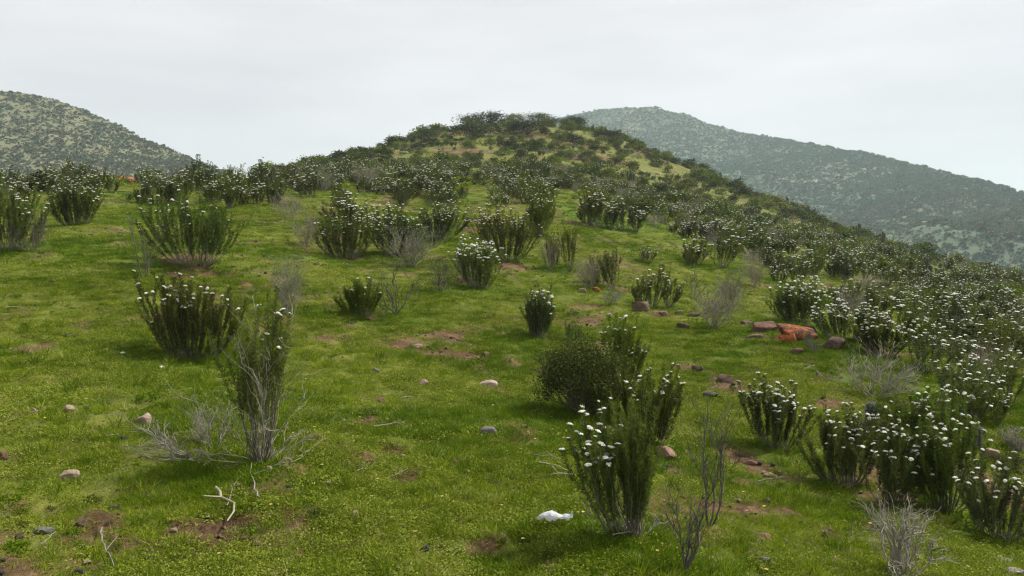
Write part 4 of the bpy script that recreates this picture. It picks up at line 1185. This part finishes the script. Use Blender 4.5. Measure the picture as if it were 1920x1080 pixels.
# the cow behind the shrubs on the left crest
dc = 77.0
rc = ray(234, 342); pc = rc / rc[1] * dc
zc = float(Hh(np.array([pc[0]]), np.array([pc[1]]))[0])
def skin_body(name, joints, edges, mat, parent, root=0):
    me = bpy.data.meshes.new(name); me.from_pydata([j[0] for j in joints], edges, [])
    o = bpy.data.objects.new(name, me); COL.objects.link(o); o.parent = parent
    o.modifiers.new('skin', 'SKIN'); sv = me.skin_vertices[0].data
    for k, j in enumerate(joints):
        sv[k].radius = j[1]
    sv[root].use_root = True
    sm = o.modifiers.new('subdivision', 'SUBSURF'); sm.levels = 2; sm.render_levels = 2
    me.materials.append(mat)
    return o
cow = empty('cow', (pc[0], pc[1], zc), math.radians(62))
J = [((-.75, 0, 1.12), (.26, .28)), ((-.35, 0, 1.08), (.33, .36)), ((.1, 0, 1.06), (.34, .38)), ((.55, 0, 1.12), (.28, .34)), ((.85, 0, 1.22), (.17, .22)), ((1.08, 0, 1.18), (.13, .16)), ((1.25, 0, 1.0), (.12, .13)), ((1.42, 0, .82), (.08, .085)),
     ((-.78, .17, .85), (.14, .15)), ((-.70, .17, .62), (.085, .09)), ((-.80, .17, .45), (.06, .065)), ((-.78, .17, .06), (.055, .055)),
     ((-.78, -.17, .85), (.14, .15)), ((-.70, -.17, .62), (.085, .09)), ((-.80, -.17, .45), (.06, .065)), ((-.78, -.17, .06), (.055, .055)),
     ((.52, .16, .80), (.12, .13)), ((.53, .16, .45), (.065, .07)), ((.52, .16, .06), (.05, .05)),
     ((.52, -.16, .80), (.12, .13)), ((.53, -.16, .45), (.065, .07)), ((.52, -.16, .06), (.05, .05))]
Ed = [(0, 1), (1, 2), (2, 3), (3, 4), (4, 5), (5, 6), (6, 7), (0, 8), (8, 9), (9, 10), (10, 11), (0, 12), (12, 13), (13, 14), (14, 15), (3, 16), (16, 17), (17, 18), (3, 19), (19, 20), (20, 21)]
skin_body('body', J, Ed, M['cow'], cow, 1)
tl = np.linspace(0, 1, 7)[:, None]
V, Qd = tubes((np.array([-1.0, 0, 1.28]) * (1 - tl) + np.array([-1.1, 0, .55]) * tl + np.array([-.08, 0, .06]) * np.sin(tl * 3.1))[None], np.array([[.04, .03, .025, .022, .03, .04, .01]]), 6)
mesh_object('tail', V, Qd, mat=M['cow'], parent=cow, smooth_shade=True)
for sgn in (1, -1):
    V, Qd = blades(np.array([[1.12, sgn * .12, 1.24]]), np.array([[-.15, sgn, .1]]), .2, .11, rng)
    V2 = V + np.array([0.0, 0, 0.02]); mesh_object('ear', np.concatenate([V, V2]), np.array([[0, 1, 2, 3], [7, 6, 5, 4], [0, 4, 5, 1], [1, 5, 6, 2], [2, 6, 7, 3], [3, 7, 4, 0]]), mat=M['cow'], parent=cow)
    V, Qd = tubes(np.array([[[1.10, sgn * .07, 1.30], [1.12, sgn * .16, 1.38], [1.16, sgn * .18, 1.48]]]), np.array([[.028, .02, .005]]), 6)
    mesh_object('horn', V, Qd, mat=M['horn'], parent=cow, smooth_shade=True)
tag(cow, 'reddish-brown cow half hidden by shrubs on the left crest', 'cow')
# __PART3_END__
# ------------------------------------------------------------------ scatter: thickets of the hill
def poly_in(px, py, poly):
    inside = np.zeros(np.shape(px), bool); n = len(poly)
    for k in range(n):
        xa, ya = poly[k]; xb, yb = poly[(k + 1) % n]
        hit = ((ya > py) != (yb > py)) & (px < (xb - xa) * (py - ya) / (yb - ya + 1e-9) + xa)
        inside ^= hit
    return inside
CLEAR = [[(210, 320), (262, 320), (262, 376), (210, 376)], [(1040, 362), (1064, 362), (1078, 425), (1200, 452), (1280, 500), (1260, 540), (1090, 470), (1060, 440), (1046, 400)],
         [(1455, 468), (1500, 466), (1585, 496), (1570, 512), (1480, 500)],
         [(1175, 300), (1262, 312), (1300, 330), (1275, 338), (1180, 322)], [(1500, 520), (1560, 520), (1640, 560), (1600, 566), (1500, 545)],
         [(760, 348), (1040, 352), (1040, 362), (760, 360)], [(640, 350), (672, 345), (690, 400), (650, 405)], [(880, 380), (900, 380), (905, 420), (870, 425)],
         [(1640, 580), (1700, 588), (1740, 612), (1700, 618), (1650, 596)], [(1660, 500), (1800, 512), (1810, 530), (1680, 525)],
         [(900, 256), (1000, 244), (1010, 256), (930, 268)], [(832, 240), (868, 236), (862, 258), (835, 256)],
         [(720, 284), (860, 272), (960, 274), (950, 292), (740, 298)], [(1070, 285), (1140, 288), (1150, 300), (1075, 298)]]
rs = np.random.default_rng(77)
NC = 26000
th_ = rs.uniform(-0.60, 0.60, NC); rr_ = np.sqrt(rs.uniform(13.0 ** 2, 140.0 ** 2, NC))
near = rs.uniform(0, 1, NC) < 0.22
rr_[near] = np.sqrt(rs.uniform(13.0 ** 2, 55.0 ** 2, near.sum()))
cx, cy = np.sin(th_) * rr_, np.cos(th_) * rr_
cz = Hh(cx, cy)
ppx, ppy, pd = project(cx, cy, cz)
# what the lie of the land hides
vis = np.ones(NC, bool)
for f in np.linspace(0.3, 0.97, 24):
    hz = H0(cx * f, cy * f)
    vis &= hz < (cz + 1.1) * f + 0.12
dens = np.zeros(NC)
L1 = (ppx < 480) & (rr_ > 28) & (rr_ < 46)
dens[L1] = 0.11
L2 = (ppx >= 480) & (ppx < 1050)
dens[L2 & (rr_ > 27) & (rr_ < 72)] = 0.16
dens[L2 & (rr_ > 44) & (rr_ < 72)] = 0.26
dens[L2 & (rr_ >= 72)] = 0.36
L3 = (ppx >= 1050) & (ppx < 1440)
dens[L3 & (ppy < 350 + (ppx - 1050) * 0.42)] = 0.36
L4 = ppx >= 1440
dens[L4 & (ppy < 520 + (ppx - 1440) * 0.42)] = 0.30
dens[(ppx > 1700) & (ppy < 790) & (ppy > 600)] = 0.5
dens *= np.where(rr_ > 104, 0.55, np.where(rr_ > 84, 0.7, np.where(rr_ > 68, 0.75, 1.0))) * np.where((ppx > 1200) & (rr_ > 78), 1.1, 1.0) * np.clip(0.35 + 1.3 * fbm(cx * 0.13, cy * 0.13, 301, 2), 0, 1)
for k_, pl in enumerate(CLEAR):
    dens[poly_in(ppx, ppy, pl)] *= 0.04 if k_ < 10 else 0.35
dens[~vis] = 0
dens[(ppx > 192) & (ppx < 276) & (rr_ < 82)] = 0
dens[(ppx < -60) | (ppx > 1985)] = 0
order = rs.permutation(NC)
taken = {}
def try_take(x, y, rad):
    c = 2.0; i0, j0 = int(math.floor(x / c)), int(math.floor(y / c))
    for a in (-1, 0, 1):
        for b in (-1, 0, 1):
            for (qx, qy, qr) in taken.get((i0 + a, j0 + b), ()):
                if (qx - x) ** 2 + (qy - y) ** 2 < ((rad + qr) * 0.5) ** 2: return False
    taken.setdefault((i0, j0), []).append((x, y, rad)); return True
for m in SHRUB_M + DRY_M + ROUND_M:
    try_take(m[0][0], m[0][1], m[3] * 0.9)
cand = []
for q in order:
    if rs.uniform() > dens[q]: continue
    r0 = rr_[q]
    u = rs.uniform()
    if r0 < 70: kind = 'flower' if u < 0.66 else 'dry' if u < 0.84 else 'round' if u < (0.985 if ppx[q] > 1150 else 1.0) else 'cactus'
    else:
        right = ppx[q] > 1250
        kind = 'flower' if u < (0.40 if r0 < 84 else 0.10) else 'dry' if u < (0.50 if r0 < 84 else 0.2) else 'round' if u < (0.965 if right else 1.0) else 'cactus'
    rad = {'flower': rs.uniform(1.0, 1.6), 'dry': rs.uniform(0.8, 1.3), 'round': rs.uniform(1.0, 2.3) if r0 > 60 else rs.uniform(0.7, 1.3), 'cactus': 0.8}[kind]
    if r0 < 24: rad *= 0.72
    elif r0 < 70: rad *= rs.uniform(0.55, 1.0)
    else: rad *= rs.uniform(0.42, 0.8)
    if kind == 'cactus' and (r0 < 45 or ppx[q] < 1150): kind = 'dry'; rad = 0.7
    if r0 > 80 and kind == 'round': rad *= rs.uniform(0.55, 1.6)
    if not try_take(cx[q], cy[q], rad * (0.82 if r0 < 70 else 0.95)): continue
    cand.append((kind, cx[q], cy[q], cz[q], ppx[q], ppy[q], r0, rad))
print('scattered', len(cand), {k: sum(c[0] == k for c in cand) for k in ('flower', 'dry', 'round', 'cactus')})

ORD = ['first', 'second', 'third', 'fourth', 'fifth', 'sixth', 'seventh', 'eighth', 'ninth', 'tenth', 'eleventh', 'twelfth', 'thirteenth', 'fourteenth', 'fifteenth', 'sixteenth', 'seventeenth', 'eighteenth', 'nineteenth', 'twentieth']
def zone(px, py, r0):
    if px < 480: return 'left crest behind the meadow'
    if r0 < 62:
        return 'thicket topping the meadow' if px < 1050 else 'thicket beyond the grassy gap' if px < 1440 else 'thicket of the right slope'
    if r0 < 95: return 'lower face of main hill' if px < 1200 else 'right flank of main hill'
    return 'summit slope of main hill' if px < 1200 else 'right ridge of main hill'
NOUN = {'flower': 'white-flowered shrub', 'dry': 'grey dry shrub', 'round': 'leafy green bush', 'cactus': 'cactus clump'}
GROUP = {'flower': 'white-flowered shrubs of the hill thickets', 'dry': 'dry shrubs of the hill thickets', 'round': 'leafy bushes of the hill', 'cactus': 'cacti of the hill'}
CAT = {'flower': 'shrub', 'dry': 'dry shrub', 'round': 'bush', 'cactus': 'cactus'}
def joined(name, meshes):
    """One mesh holding the parts of a far plant, each with its own material."""
    Vs, Is, Ss, Ms, Ts, at, lat = [], [], [], [], [], 0, 0
    mats = []
    for me in meshes:
        if me is None: continue
        n = len(me.vertices); co = np.empty(n * 3, np.float32); me.vertices.foreach_get('co', co)
        li = np.empty(len(me.loops), np.int32); me.loops.foreach_get('vertex_index', li)
        ls = np.empty(len(me.polygons), np.int32); me.polygons.foreach_get('loop_start', ls)
        tn = np.full(n, 0.5, np.float32)
        if 'tone' in me.attributes: me.attributes['tone'].data.foreach_get('value', tn)
        Vs.append(co); Is.append(li + at); Ss.append(ls + lat); Ms.append(np.full(len(ls), len(mats), np.int32)); Ts.append(tn)
        mats.append(me.materials[0]); at += n; lat += len(li)
    me = bpy.data.meshes.new(name)
    me.vertices.add(at); me.vertices.foreach_set('co', np.concatenate(Vs))
    me.loops.add(lat); me.loops.foreach_set('vertex_index', np.concatenate(Is))
    S = np.concatenate(Ss); me.polygons.add(len(S)); me.polygons.foreach_set('loop_start', S)
    for m_ in mats: me.materials.append(m_)
    me.polygons.foreach_set('material_index', np.concatenate(Ms))
    a = me.attributes.new('tone', 'FLOAT', 'POINT'); a.data.foreach_set('value', np.concatenate(Ts))
    me.update(calc_edges=True)
    return me
# far versions carry fewer, larger leaves
FAR_FLOWER = []
for k in range(5):
    r = np.random.default_rng(600 + k)
    st, lv, tone, tips = shrub_clump(r, 26, 3, 0.022, 0.085, 0.36, [0.24, 0.38, 0.5, 0.32, 0.12][k], k % 3)
    V, T = flower_mass(tips, 0.062 * r.uniform(0.4, 1.3, len(tips)), r, [(ICO1 * np.array([.5, .5, .3]), ICO1T)])
    ms = [mesh_object('stems', *st, mat=M['stem'], link=False).data, mesh_object('foliage', *lv, mat=M['shoot'] if k % 2 else M['shoot_pale'], attrs={'tone': tone}, link=False).data,
          mesh_object('flower_heads', V, tris=T, mat=M['petal'], link=False).data]
    FAR_FLOWER.append(joined('flowering_shrub', ms))
FAR_ROUND = []
for k in range(5):
    r = np.random.default_rng(640 + k)
    br, lv, tone = round_arrays(r, 1.0, 1.0, 14, 700, 0.12, 0.6, 0.24)
    FAR_ROUND.append(joined('leafy_bush', [mesh_object('b', *br, mat=M['stem'], link=False).data, mesh_object('f', *lv, mat=[M['round_leaf'], M['round_leaf'], M['olive_leaf'], M['shoot_pale'], M['shoot']][k], attrs={'tone': tone}, link=False).data]))
DRY_J = [joined('dry_shrub', p) for p in DRYP]
_cp = []
for k in range(3):
    r = np.random.default_rng(680 + k); parts, sp = [], []
    for j in range(3 + 2 * k):
        a = j * 2.4; R = 0.055; q = np.array([math.cos(a), math.sin(a)]) * R * (0 if j == 0 else 1.6 + 0.9 * math.sqrt(j)); h = 1 if j == 0 else r.uniform(.55, .95)
        V, Qd = cactus_stem_arrays(h, R, 8, q * 0.4, 6); parts.append((V + np.array([q[0], q[1], -.03]), Qd))
        V, Qd = cactus_spines(h, R, r, 60, 0.06, 8, q * 0.4); sp.append((V + np.array([q[0], q[1], -.03]), Qd))
    _cp.append(joined('columnar_cactus', [mesh_object('s', *stack(parts), mat=M['cactus'], link=False).data, mesh_object('p', *stack(sp), mat=M['spine'], link=False).data]))
FAR_MESH = {'flower': FAR_FLOWER, 'round': FAR_ROUND, 'dry': DRY_J, 'cactus': _cp}
NAME = {'flower': 'flowering_shrub', 'dry': 'dry_shrub', 'round': 'leafy_bush', 'cactus': 'columnar_cactus'}

LIMIT = {'flower': 300 - len(SHRUBS), 'dry': 300 - len(DRY), 'round': 300 - len(ROUND), 'cactus': 280}
STUFF = {k: [] for k in LIMIT}
single = []
for kind in LIMIT:
    cs = sorted([c for c in cand if c[0] == kind], key=lambda c: -c[7] / c[6])
    single += cs[:LIMIT[kind]]; STUFF[kind] = cs[LIMIT[kind]:]
rows = {}
for c in single:
    rows.setdefault((c[0], zone(c[4], c[5], c[6])), []).append(c)
for (kind, zn), cs in rows.items():
    cs.sort(key=lambda c: c[6])
    per = max(5, min(12, int(math.ceil(math.sqrt(len(cs) * 1.2)))))
    nrow = int(math.ceil(len(cs) / per))
    for rw in range(nrow):
        line = sorted(cs[rw * per:(rw + 1) * per], key=lambda c: c[4])
        for ci, c in enumerate(line):
            _, x, y, z, px, py, r0, rad = c
            if kind == 'flower':
                W, Hs = rad * rs.uniform(0.95, 1.2), rad * rs.uniform(0.72, 0.98)
                if r0 < 42: o = place_proto(NAME[kind], (x, y, z), Hs, W, rs.uniform(0, 6.28), PROTO[[1, 2, 3, 4, 5, 2, 0, 8][rs.integers(8)]], SHRUB_PARTS); o.rotation_euler = (rs.normal() * 0.10, rs.normal() * 0.10, rs.uniform(0, 6.28))
                else: o = None
            elif kind == 'round': W, Hs = rad * rs.uniform(0.95, 1.25), rad * rs.uniform(0.6, 0.85); o = None
            elif kind == 'dry':
                W, Hs = rad * rs.uniform(0.8, 1.1), rad * rs.uniform(0.7, 0.95)
                if r0 < 42:
                    o = place_proto(NAME[kind], (x, y, z), Hs, W, rs.uniform(0, 6.28), DRYP[rs.integers(5)], ('branches', 'twigs', 'leaves'))
                    for ch in o.children:
                        if ch.name.startswith('leaves'): ch['kind'] = 'stuff'
                else: o = None
            else: W = Hs = rs.uniform(0.8, 1.35); o = None
            if o is None:
                o = bpy.data.objects.new(NAME[kind], FAR_MESH[kind][rs.integers(len(FAR_MESH[kind]))]); COL.objects.link(o)
                o.location = (x, y, z); o.rotation_euler = (rs.normal() * 0.06, rs.normal() * 0.06, rs.uniform(0, 6.28)); o.scale = (W, W * rs.uniform(0.8, 1.15), Hs)
            if nrow > 1: lab = '%s, %s from left in %s row up, %s' % (NOUN[kind], ORD[ci], ORD[rw], zn)
            elif len(line) > 1: lab = '%s, %s from left of its kind, %s' % (NOUN[kind], ORD[ci], zn)
            else: lab = 'only %s on the %s' % (NOUN[kind], zn)
            tag(o, lab, CAT[kind], GROUP[kind] + ', ' + zn)

# ------------------------------------------------------------------ masses nobody could count: instanced on points
def scatter_object(name, pts, rot, scl, var, meshes, label, aspect=1.0, rise=None):
    o = mesh_object(name, pts, attrs={'turn': rot, 'size': scl, 'pick': var, 'rise': scl * aspect if rise is None else rise})
    ng = bpy.data.node_groups.new(name, 'GeometryNodeTree')
    ng.interface.new_socket('Geometry', in_out='INPUT', socket_type='NodeSocketGeometry')
    ng.interface.new_socket('Geometry', in_out='OUTPUT', socket_type='NodeSocketGeometry')
    N, L = ng.nodes, ng.links
    gi, go = N.new('NodeGroupInput'), N.new('NodeGroupOutput')
    def na(nm):
        a = N.new('GeometryNodeInputNamedAttribute'); a.data_type = 'FLOAT'; a.inputs['Name'].default_value = nm
        return a.outputs['Attribute']
    t_, s_, p_ = na('turn'), na('size'), na('pick')
    cr = N.new('ShaderNodeCombineXYZ'); L.new(t_, cr.inputs['Z'])
    er = N.new('FunctionNodeEulerToRotation'); L.new(cr.outputs[0], er.inputs[0])
    cs_ = N.new('ShaderNodeCombineXYZ'); L.new(s_, cs_.inputs['X']); L.new(s_, cs_.inputs['Y'])
    L.new(na('rise'), cs_.inputs['Z'])
    jn = N.new('GeometryNodeJoinGeometry')
    for k, me in enumerate(meshes):
        src = bpy.data.objects.new(me.name + '_source', me)
        oi = N.new('GeometryNodeObjectInfo'); oi.inputs['Object'].default_value = src
        ip = N.new('GeometryNodeInstanceOnPoints')
        cmp_ = N.new('FunctionNodeCompare'); cmp_.data_type = 'FLOAT'; cmp_.operation = 'EQUAL'
        L.new(p_, cmp_.inputs['A']); cmp_.inputs['B'].default_value = float(k); cmp_.inputs['Epsilon'].default_value = 0.1
        L.new(gi.outputs[0], ip.inputs['Points']); L.new(cmp_.outputs[0], ip.inputs['Selection']); L.new(oi.outputs['Geometry'], ip.inputs['Instance'])
        L.new(er.outputs[0], ip.inputs['Rotation']); L.new(cs_.outputs[0], ip.inputs['Scale'])
        L.new(ip.outputs[0], jn.inputs[0])
    L.new(jn.outputs[0], go.inputs[0])
    md = o.modifiers.new('scatter', 'NODES'); md.node_group = ng
    tag(o, label, None, kind='stuff')
    return o
for kind, lab in (('flower', 'mass of small white-flowered shrubs far up the main hill'), ('dry', 'mass of small grey dry shrubs far up the main hill'), ('round', 'mass of small leafy bushes over the main hill'), ('cactus', 'scatter of cacti far up the main hill')):
    cs = STUFF[kind]
    if not cs: continue
    pts = np.array([(c[1], c[2], c[3]) for c in cs]); n = len(cs)
    scatter_object({'flower': 'flowering_undergrowth', 'dry': 'dry_undergrowth', 'round': 'leafy_undergrowth', 'cactus': 'cactus_undergrowth'}[kind], pts, rs.uniform(0, 6.28, n), np.array([c[7] for c in cs]) * 1.1, rs.integers(0, len(FAR_MESH[kind]), n).astype(float), FAR_MESH[kind], lab, 0.75)

# low herbs filling the gaps of the hill
r = np.random.default_rng(901)
HERB = []
for k in range(3):
    br, lv, tone = round_arrays(r, 0.5, 1.0, 9, 160, 0.16, 0.5, 0.26)
    HERB.append(mesh_object('herb', *lv, mat=[M['olive_leaf'], M['shoot_pale'], M['herb']][k], attrs={'tone': tone}, link=False).data)
keep = np.nonzero(vis & (rr_ > 34) & (dens > 0.012))[0]
keep = keep[r.uniform(0, 1, len(keep)) < np.where(rr_[keep] > 75, 0.12, 0.12)]
hx, hy = cx[keep] + r.normal(size=len(keep)) * .6, cy[keep] + r.normal(size=len(keep)) * .6
scatter_object('undergrowth', np.stack([hx, hy, Hh(hx, hy) - 0.03], 1), r.uniform(0, 6.28, len(keep)), np.where(rr_[keep] > 75, r.uniform(0.3, 0.85, len(keep)), r.uniform(0.4, 1.0, len(keep))), r.integers(0, 3, len(keep)).astype(float), HERB, 'low green herbs between the shrubs of the hill')

# scrub of the far hills
FARB = []
for k in range(6):
    r = np.random.default_rng(920 + k)
    br, lv, tone = round_arrays(r, 0.8, 1.0, 7, 90, 0.30, 0.7, 0.26)
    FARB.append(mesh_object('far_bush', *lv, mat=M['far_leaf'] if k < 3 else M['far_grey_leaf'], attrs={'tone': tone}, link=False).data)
r = np.random.default_rng(930)
def hill_points(surf, lo, hi, n, seed, cut, tmax=1.06):
    a = r.uniform(lo, hi, n * 4); t = np.sqrt(r.uniform(0.0, tmax ** 2, n * 4))
    P = surf(a, t)
    den = (fbm(P[:, 0] * 0.012, P[:, 1] * 0.012, seed + 7, 3) - 0.5) * 0.4 + fbm(P[:, 0] * 0.03, P[:, 1] * 0.03, seed, 3) * 0.45 + fbm(P[:, 0] * 0.2, P[:, 1] * 0.2, seed + 3, 2) * 0.65
    ok = den + r.uniform(-.45, .45, n * 4) > cut
    return P[ok][:n], den[ok][:n]
P_, dn_ = hill_points(surf_L, -0.66, -0.22, 26000, 951, 0.62)
sz = np.exp(r.normal(size=len(P_)) * 0.45) * 0.60
scatter_object('hillside_scrub', P_ + np.array([0, 0, -0.1]), r.uniform(0, 6.28, len(P_)), sz, np.where(r.uniform(0, 1, len(P_)) < 0.25, r.integers(0, 3, len(P_)), r.integers(3, 6, len(P_))).astype(float), FARB, 'grey-green scrub covering the distant left hill')
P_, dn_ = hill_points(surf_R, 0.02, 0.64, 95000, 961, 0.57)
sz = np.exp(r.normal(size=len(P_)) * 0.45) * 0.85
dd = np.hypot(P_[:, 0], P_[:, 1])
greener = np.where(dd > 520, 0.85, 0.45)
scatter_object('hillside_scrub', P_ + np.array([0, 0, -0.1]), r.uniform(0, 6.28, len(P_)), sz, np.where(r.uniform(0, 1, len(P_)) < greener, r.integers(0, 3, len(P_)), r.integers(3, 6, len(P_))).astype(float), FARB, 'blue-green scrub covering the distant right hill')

# ------------------------------------------------------------------ meadow: grass, herbs, pebbles, leaves
def tuft(r, n, rad, hmin, hmax, w, mat, splay=0.5, name='tuft'):
    a = r.uniform(0, 6.28, n); q = np.sqrt(r.uniform(0, 1, n)) * rad
    pos = np.stack([np.cos(a) * q, np.sin(a) * q, np.full(n, -0.012)], 1)
    d = np.stack([r.normal(size=n) * splay, r.normal(size=n) * splay, np.ones(n)], 1)
    ln = r.uniform(hmin, hmax, n)
    V, Qd = blades(pos, d, ln, w * r.uniform(.7, 1.3, n), r)
    V = V.reshape(n, 4, 3); V[:, 2, :2] += d[:, :2] * ln[:, None] * 0.25   # tips bend over
    return mesh_object(name, V.reshape(-1, 3), Qd, mat=mat, attrs={'tone': np.repeat(r.uniform(0, 1, n), 4)}, link=False).data
def herb_patch(r, n, rad, leaf, mat):
    a = r.uniform(0, 6.28, n); q = np.sqrt(r.uniform(0, 1, n)) * rad
    pos = np.stack([np.cos(a) * q, np.sin(a) * q, r.uniform(0.004, 0.030, n)], 1)
    d = rand_unit(r, n); d[:, 2] = np.abs(d[:, 2]) * 0.6
    ln = leaf * r.uniform(.6, 1.4, n)
    return mesh_object('herb_patch', *blades(pos, d, ln, ln * 0.6, r), mat=mat, attrs={'tone': np.repeat(r.uniform(0, 1, n), 4)}, link=False).data
r = np.random.default_rng(990)
TUFTS = [tuft(r, 70, 0.09, 0.014, 0.042, 0.0042, M['grass'], 0.7) for _ in range(3)] + [tuft(r, 80, 0.09, 0.025, 0.075, 0.0042, M['lush'], 0.45) for _ in range(3)] + \
        [herb_patch(r, 130, 0.10, 0.013, M['herb']) for _ in range(3)] + [tuft(r, 26, 0.07, 0.03, 0.10, 0.003, M['dry_grass'], 0.8), tuft(r, 34, 0.035, 0.06, 0.15, 0.0036, M['lush'], 0.35), tuft(r, 30, 0.03, 0.05, 0.13, 0.0036, M['grass'], 0.5)]
def sector(n, r1, r2):
    a = r.uniform(-0.72, 0.76, n); q = np.sqrt(r.uniform(r1 ** 2, r2 ** 2, n)); return np.sin(a) * q, np.cos(a) * q
gp = []
for (n, r1, r2, s) in ((17500, 2.4, 7, 1.0), (30000, 7, 14, 1.25), (30000, 14, 26, 1.75), (19000, 26, 48, 2.5)):
    x, y = sector(n, r1, r2)
    b, l = bare_at(x, y), lush_at(x, y)
    gap = smooth(0.50, 0.66, fbm(x * 2.3, y * 2.3, 441, 3))
    ok = r.uniform(0, 1, n) > np.maximum(b * 1.15 - 0.1, gap * 0.75)
    x, y, l = x[ok], y[ok], l[ok]; n = len(x)
    u = r.uniform(0, 1, n); patch = fbm(x * 0.9, y * 0.9, 401, 3)
    v = np.where(u < l * 0.85, r.integers(3, 6, n), np.where(u > 0.55 - (patch - 0.5) * 2.2, r.integers(6, 9, n), r.integers(0, 3, n)))
    v = np.where(r.uniform(0, 1, n) < 0.045, 9, v)
    v = np.where(r.uniform(0, 1, n) < 0.05, r.integers(10, 12, n), v)
    gp.append(np.stack([x, y, Hh(x, y), v, s * r.uniform(0.7, 1.3, n) * (0.9 if s > 1.5 else 1), r.uniform(0.7, 1.3, n) * s ** 0.15], 1))
gp = np.concatenate(gp)
scatter_object('grass', gp[:, :3], r.uniform(0, 6.28, len(gp)), gp[:, 4], gp[:, 3], TUFTS, 'short green grass and ground herbs of the meadow', rise=gp[:, 5])
# pebbles and clods
PEB = [mesh_object('pebble', *(lambda V, T: (V, None, T))(*rock_arrays(np.random.default_rng(700 + k), 1, .8, .5, .3, .1)), mat=[M['rock_red'], M['rock_grey'], M['rock_brown'], M['rock_dark'], M['rock_tan']][k], link=False, smooth_shade=True).data for k in range(5)]
x, y = sector(24000, 3, 30)
ok = r.uniform(0, 1, len(x)) < 0.05 + 1.3 * bare_at(x, y); x, y = x[ok], y[ok]; n = len(x)
scatter_object('pebbles', np.stack([x, y, Hh(x, y) + 0.004], 1), r.uniform(0, 6.28, n), np.minimum(np.exp(r.normal(size=n) * 0.65) * 0.024, 0.06), r.integers(0, 5, n).astype(float), PEB, 'small pebbles and clods on the meadow')
# dark little herbs, fallen leaves
DK = [mesh_object('dark_herb', *round_arrays(np.random.default_rng(720 + k), 0.4, 1.0, 8, 220, 0.14, 0.5, 0.25)[1], mat=M['lush'] if k else M['shoot_pale'], attrs={'tone': np.repeat(np.random.default_rng(k).uniform(0, 1, 220), 4)}, link=False).data for k in range(2)]
x, y = sector(9500, 3.4, 34); ok = fbm(x * .6, y * .6, 431, 2) > 0.46; x, y = x[ok], y[ok]; n = len(x)
scatter_object('weeds', np.stack([x, y, Hh(x, y)], 1), r.uniform(0, 6.28, n), np.exp(r.normal(size=n) * 0.5) * 0.048, r.integers(0, 2, n).astype(float), DK, 'small dark weeds dotted over the meadow')
TW = []
for k in range(3):
    q = np.random.default_rng(760 + k); t = np.linspace(0, 1, 6)[:, None]
    P = np.concatenate([t - .5, np.cumsum(q.normal(size=(6, 1)) * .09, 0), 0.08 + 0.06 * np.sin(t * 3 + k)], 1)
    V, Qd = stack([tubes(P[None], np.linspace(.022, .010, 6)[None], 4), tubes((P[2] * (1 - t) + (P[2] + np.array([.25, .22 * (-1) ** k, .12])) * t)[None], np.linspace(.012, .006, 6)[None], 4)])
    TW.append(mesh_object('twig', V, Qd, mat=[M['pale_wood'], M['straw'], M['twig']][k], link=False).data)
x, y = sector(420, 3.2, 22); n = len(x)
scatter_object('twig_litter', np.stack([x, y, Hh(x, y) + .015], 1), r.uniform(0, 6.28, n), np.exp(r.normal(size=n) * 0.5) * 0.10, r.integers(0, 3, n).astype(float), TW, 'fine broken twigs littering the meadow')
DL = [mesh_object('dead_leaf', np.array([[0, -.4, 0], [.4, -.1, .12], [.3, .5, .05], [-.3, .45, .1], [-.42, -.05, .14], [0, 0, 0.02]]), None, np.array([[0, 1, 5], [1, 2, 5], [2, 3, 5], [3, 4, 5], [4, 0, 5]]), mat=M['dead_leaf'], link=False).data]
x, y = sector(160, 3.2, 12); n = len(x)
scatter_object('fallen_leaves', np.stack([x, y, Hh(x, y) + .045], 1), r.uniform(0, 6.28, n), r.uniform(.018, .034, n), np.zeros(n), DL, 'yellow fallen leaves in the foreground grass')

# ------------------------------------------------------------------ haze
def haze_box():
    x0, x1, y0, y1, z0, z1 = -3600, 3600, -3600, 3900, -66, 190
    V = np.array([[x, y, z] for x in (x0, x1) for y in (y0, y1) for z in (z0, z1)], float)
    Qd = np.array([[0, 1, 3, 2], [4, 6, 7, 5], [0, 4, 5, 1], [2, 3, 7, 6], [0, 2, 6, 4], [1, 5, 7, 3]])
    m, nt, out = new_mat('haze_air')
    v = nt.nodes.new('ShaderNodeVolumePrincipled')
    v.inputs['Color'].default_value = (0.78, 0.95, 0.98, 1); v.inputs['Density'].default_value = HAZE
    v.inputs['Anisotropy'].default_value = 0.2
    nt.links.new(v.outputs[0], out.inputs['Volume'])
    o = mesh_object('haze', V, Qd, mat=m); tag(o, 'thin pale haze over the far hills', None, kind='stuff')
HAZE = 0.00038
haze_box()
